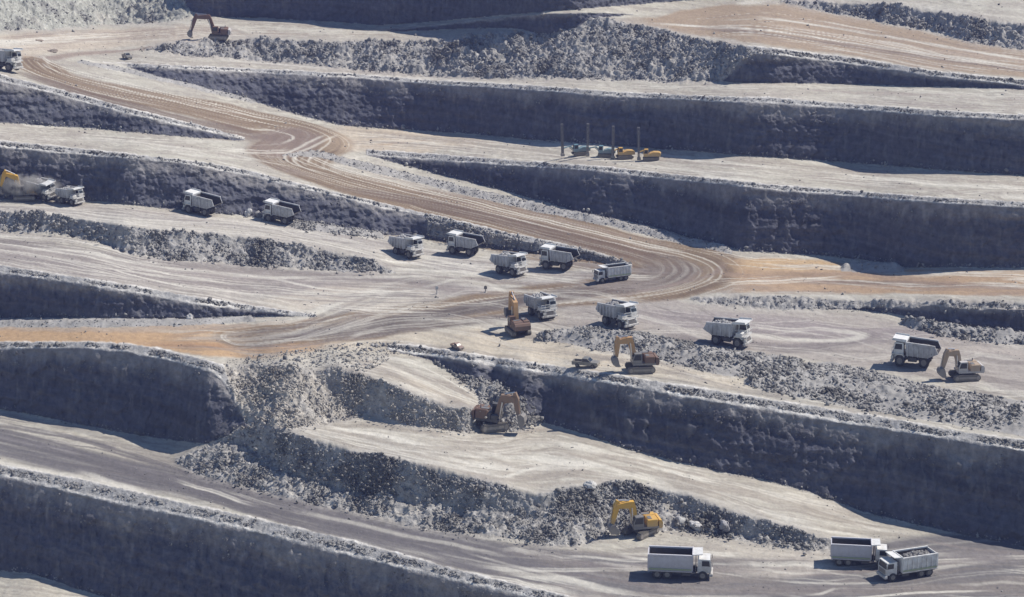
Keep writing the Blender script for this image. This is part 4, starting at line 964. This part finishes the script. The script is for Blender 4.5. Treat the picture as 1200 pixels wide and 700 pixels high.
# ------------------------------------------------------------------ drill rigs, mast ahead of the body
def make_drill(M, reach):
    t = root('drill_rig', '', 'drill rig')
    for s in (-1, 1):
        b = MB(); pr = [(-1.6, .05), (1.6, .05), (1.95, .35), (1.95, .6), (1.6, .8), (-1.6, .8), (-1.95, .6), (-1.95, .35)]; b.prism(pr, s * 1.0 - .25, s * 1.0 + .25); b.build('track', M_TRACK, t)
    b = MB(); b.box(-1.6, 1.5, -.75, .75, .5, .9); b.build('chassis', M_FRAME, t)
    b = MB(); b.prism([(-2.3, 1.0), (-2.35, 1.7), (-1.9, 1.98), (-.6, 2.05), (.3, 1.75), (.6, 1.5), (.6, .95)], -.95, .95)
    for k in range(4): b.box(-2.0 + k * .55, -1.7 + k * .55, -.99, .99, 1.2, 1.62)
    b.build('engine_cover', M, t)
    b = MB(); b.prism([(.65, .95), (1.75, .95), (1.85, 1.8), (1.6, 2.75), (.65, 2.75)], -.1, 1.0); cab = b.build('cab', M, t)
    wv = MB(); wv.add([(1.88, .0, 1.78), (1.88, .9, 1.78), (1.66, .9, 2.65), (1.66, 0, 2.65)], [(0,1,2,3)])
    wv.build('windscreen', M_GLASS, cab)
    wv = MB(); wv.add([(.8, 1.004, 1.75), (1.7, 1.004, 1.75), (1.5, 1.004, 2.6), (.8, 1.004, 2.6)], [(0,1,2,3)]).add([(.8, -.104, 1.75), (1.7, -.104, 1.75), (1.5, -.104, 2.6), (.8, -.104, 2.6)], [(0,1,2,3)]); wv.build('side_window', M_GLASS, cab)
    b = MB(); b.cyl((1.2, -.5, 1.2), (reach * .55, -.3, 2.3), .2, 8).cyl((reach * .55, -.3, 2.3), (reach - .25, 0, 2.0), .17, 8).cyl((1.4, -.7, .9), (reach * .6, -.35, 2.0), .09, 8); b.build('boom', M, t)
    b = MB()
    for sx in (-.2, .2):
        for sy in (-.2, .2): b.box(reach + sx - .09, reach + sx + .09, sy - .09, sy + .09, .15, 7.7)
    for k in range(15):
        z = .3 + k * .5; s = 1 if k % 2 else -1
        for sy in (-.2, .2): b.cyl((reach - .2 * s, sy, z), (reach + .2 * s, sy, z + .5), .035, 5)
        for sx in (-.2, .2): b.cyl((reach + sx, -.2 * s, z), (reach + sx, .2 * s, z + .5), .035, 5)
    b.box(reach - .3, reach + .3, -.3, .3, 7.7, 7.9); ms = b.build('mast', M_DKW, t)
    b = MB(); b.cyl((reach + .05, 0, .1), (reach + .05, 0, 7.2), .07, 8); b.build('drill_steel', M_CHROME, ms)
    b = MB(); b.box(reach - .28, reach + .32, -.28, .28, 6.2, 6.9, c=.05); b.build('drill_head', M_DKW, ms)
    b = MB(); b.box(reach - .45, reach + .45, -.42, .42, .08, .7, c=.08); b.build('dust_hood', M_DKW, ms)
    return t
DT1 = make_drill(M_TEAL, 4.4); DT2 = copy_tree(DT1); DY1 = make_drill(M_YEL, 2.9); DY2 = copy_tree(DY1)
for o, u, v, lb in ((DT1, 680, 182, 'teal drill rig with a tall mast, leftmost of the parked rigs'), (DT2, 710, 184, 'teal drill rig with a tall mast, next to a yellow rig'),
                    (DY1, 732, 186, 'yellow drill rig parked against the second teal rig'), (DY2, 763, 188, 'yellow drill rig, rightmost of the parked rigs')):
    tag(o, lb, 'drill rig', 'drill rigs parked on the bench'); stand(o, u, v, 183 + (u * 7 % 23) - 11, 1.0)

# ------------------------------------------------------------------ pickups
def make_pickup(M):
    t = root('pickup_truck', '', 'pickup')
    for x in (1.6, -1.5):
        for s in (-1, 1): wheel(t, x, s * .78, .38, .28, s)
    b = MB(); b.prism([(-2.6, .45), (2.5, .45), (2.6, .8), (2.5, 1.05), (1.2, 1.15), (-.6, 1.15), (-.62, .75), (-2.5, .75), (-2.5, 1.15), (-2.62, 1.15)], -.85, .85)
    for s in (-1, 1): b.box(-2.5, -.6, *sorted((s * .85, s * .78)), .75, 1.15)
    b.build('body', M, t)
    b = MB(); b.prism([(1.2, 1.153), (.55, 1.75), (-.5, 1.78), (-.6, 1.153)], -.76, .76); cab = b.build('cab', M, t)
    wv = MB(); wv.add([(1.16, -.68, 1.2), (1.16, .68, 1.2), (.6, .62, 1.72), (.6, -.62, 1.72)], [(0,1,2,3)]); wv.build('windscreen', M_GLASS, cab)
    for y in (-.765, .765):
        wv = MB(); wv.add([(.95, y, 1.2), (.45, y, 1.68), (-.42, y, 1.7), (-.48, y, 1.2)], [(0,1,2,3)]); wv.build('side_window', M_GLASS, cab)
    for s in (-1, 1):
        l = MB(); l.box(2.56, 2.62, s * .62 - .14, s * .62 + .14, .76, .9); l.build('headlight', M_LAMP, t)
    return t
for M, u, v, hd, sc, lb in ((M_DKCAR, 687, 430, -22, .95, 'dark pickup parked left of the orange boomed excavator near the bench edge'),
                        (M_RED, 536, 409, -55, .62, 'small red brown pickup on pale ground near the start of the right face'),
                        (M_DKCAR, 149, 69, -60, .85, 'small dark pickup on the pale floor inside the upper bend')):
    t = make_pickup(M); tag(t, lb, 'pickup', 'pickups in the pit'); stand(t, u, v, hd, sc)

# ------------------------------------------------------------------ boulders, dirt piles, markers, dust
def boulder(u, v, size, label, c=(.5,.48,.44), flat=1.0, cat='boulder', name='boulder', lift=.25, group=None):
    import bmesh
    bm = bmesh.new(); bmesh.ops.create_icosphere(bm, subdivisions=3, radius=size / 2)
    sd_ = RNG.random() * 50
    for q in bm.verts:
        n = float(fbm(np.float32(q.co.x / size * 1.7 + sd_), np.float32(q.co.y / size * 1.7), np.float32(q.co.z / size * 1.7 + .01), 3)); q.co *= 1 + 1.1 * n; q.co.z *= flat
    me = bpy.data.meshes.new(name); bm.to_mesh(me); bm.free()
    me.materials.append(paint('stone_' + name, c, .9, .5, tuple(x * .7 for x in c), sc=1.2))
    o = bpy.data.objects.new(name, me); COL.objects.link(o); p = at(u, v); o.location = p + Vector((0, 0, size * flat * lift))
    return tag(o, label, cat, group)
boulder(815, 618, 2.1, 'long pale boulder at the foot of the bank right of the yellow excavator', (.62,.6,.57), .6)
boulder(797, 613, 1.4, 'small upright pale boulder between the yellow excavator and the long pale boulder', (.5,.49,.47), 1.2)
boulder(850, 620, 1.7, 'round grey boulder in the shade of the rock bank, right of the pale one', (.36,.35,.35), 1.0)
boulder(291, 252, 1.5, 'small white pointed stone under the dark face, left of a rock pile', (.6,.59,.57), 1.3)
for du, dv, s_ in ((303, 253, 1.6), (311, 254, 1.9), (319, 255, 1.5)): boulder(du, dv, s_, 'grey stone of the small pile behind the left heading truck', (.33,.32,.31), .9, group='stones piled behind a truck')
boulder(62, 61, 2.6, 'low brown dirt pile beside the upper bend', (.27,.225,.185), .36, 'dirt pile', 'dirt_pile', .2)
boulder(45, 48, 1.8, 'small brown dirt pile on the tan floor at upper left', (.33,.27,.215), .32, 'dirt pile', 'dirt_pile', .2)
boulder(692, 572, 2.0, 'white boulder on the crest of the rock bank', (.6,.58,.54), .6, lift=.4)
boulder(222, 374, 1.3, 'small white boulder under the wedge shaped left face', (.62,.6,.57), 1.1)
for u, v, h_, M, lb in ((512, 345, 1.8, M_WHITE, 'slim white marker post where the convoy bench meets the junction'), (569, 343, 1.5, M_DKW, 'dark marker post with a small board beside the junction')):
    t = root('marker_post', lb, 'post'); b = MB(); b.cyl((0, 0, -.2), (0, 0, h_), .11, 8); b.build('pole', M, t)
    b = MB(); b.box(-.32, .32, -.17, -.115, h_ - .75, h_ - .1); b.build('board', M, t); b = MB(); b.cyl((0, 0, -.1), (0, 0, .18), .4, 10, .25); b.build('foot', M_GREYP, t)
    t.location = at(u, v)
import bmesh
bm = bmesh.new(); bmesh.ops.create_icosphere(bm, subdivisions=4, radius=1)
for q in bm.verts:
    n = float(fbm(np.float32(q.co.x * 1.2 + 5), np.float32(q.co.y * 1.2), np.float32(q.co.z * 1.2 + .01), 3)); q.co *= 1 + .6 * n
    q.co = Vector((q.co.x * 7.5, q.co.y * 4.0, max(q.co.z, -.35) * 3.4))
me = bpy.data.meshes.new('dust_cloud'); bm.to_mesh(me); bm.free()
m = bpy.data.materials.new('blown_dust'); m.use_nodes = True; t = m.node_tree; t.nodes.clear()
vo = t.nodes.new('ShaderNodeVolumePrincipled'); vo.inputs['Color'].default_value = (.85, .82, .78, 1); vo.inputs['Density'].default_value = .2
ou = t.nodes.new('ShaderNodeOutputMaterial'); t.links.new(vo.outputs[0], ou.inputs['Volume']); me.materials.append(m)
tc = t.nodes.new('ShaderNodeTexCoord'); mp = t.nodes.new('ShaderNodeMapping'); mp.inputs['Scale'].default_value = (1 / 8.6, 1 / 4.6, 1 / 3.9); t.links.new(tc.outputs['Object'], mp.inputs['Vector'])
gd = t.nodes.new('ShaderNodeTexGradient'); gd.gradient_type = 'QUADRATIC_SPHERE'; t.links.new(mp.outputs[0], gd.inputs[0])
nz = t.nodes.new('ShaderNodeTexNoise'); nz.inputs['Scale'].default_value = .45; nz.inputs['Detail'].default_value = 4; t.links.new(tc.outputs['Object'], nz.inputs['Vector'])
mr = t.nodes.new('ShaderNodeMapRange'); mr.inputs['From Min'].default_value = .4; mr.inputs['From Max'].default_value = .65; mr.inputs['To Max'].default_value = 1.0; t.links.new(nz.outputs['Fac'], mr.inputs['Value'])
m1 = t.nodes.new('ShaderNodeMath'); m1.operation = 'MULTIPLY'; t.links.new(gd.outputs['Fac'], m1.inputs[0]); t.links.new(mr.outputs[0], m1.inputs[1])
m2 = t.nodes.new('ShaderNodeMath'); m2.operation = 'MULTIPLY'; m2.inputs[1].default_value = 9; t.links.new(m1.outputs[0], m2.inputs[0]); t.links.new(m2.outputs[0], vo.inputs['Density'])
o = bpy.data.objects.new('dust_cloud', me); COL.objects.link(o); o['kind'] = 'stuff'; o['label'] = 'pale dust hanging round the truck being loaded at the left'
o.location = at(34, 231) + Vector((0, 0, 1.9))
bpy.context.view_layer.update()
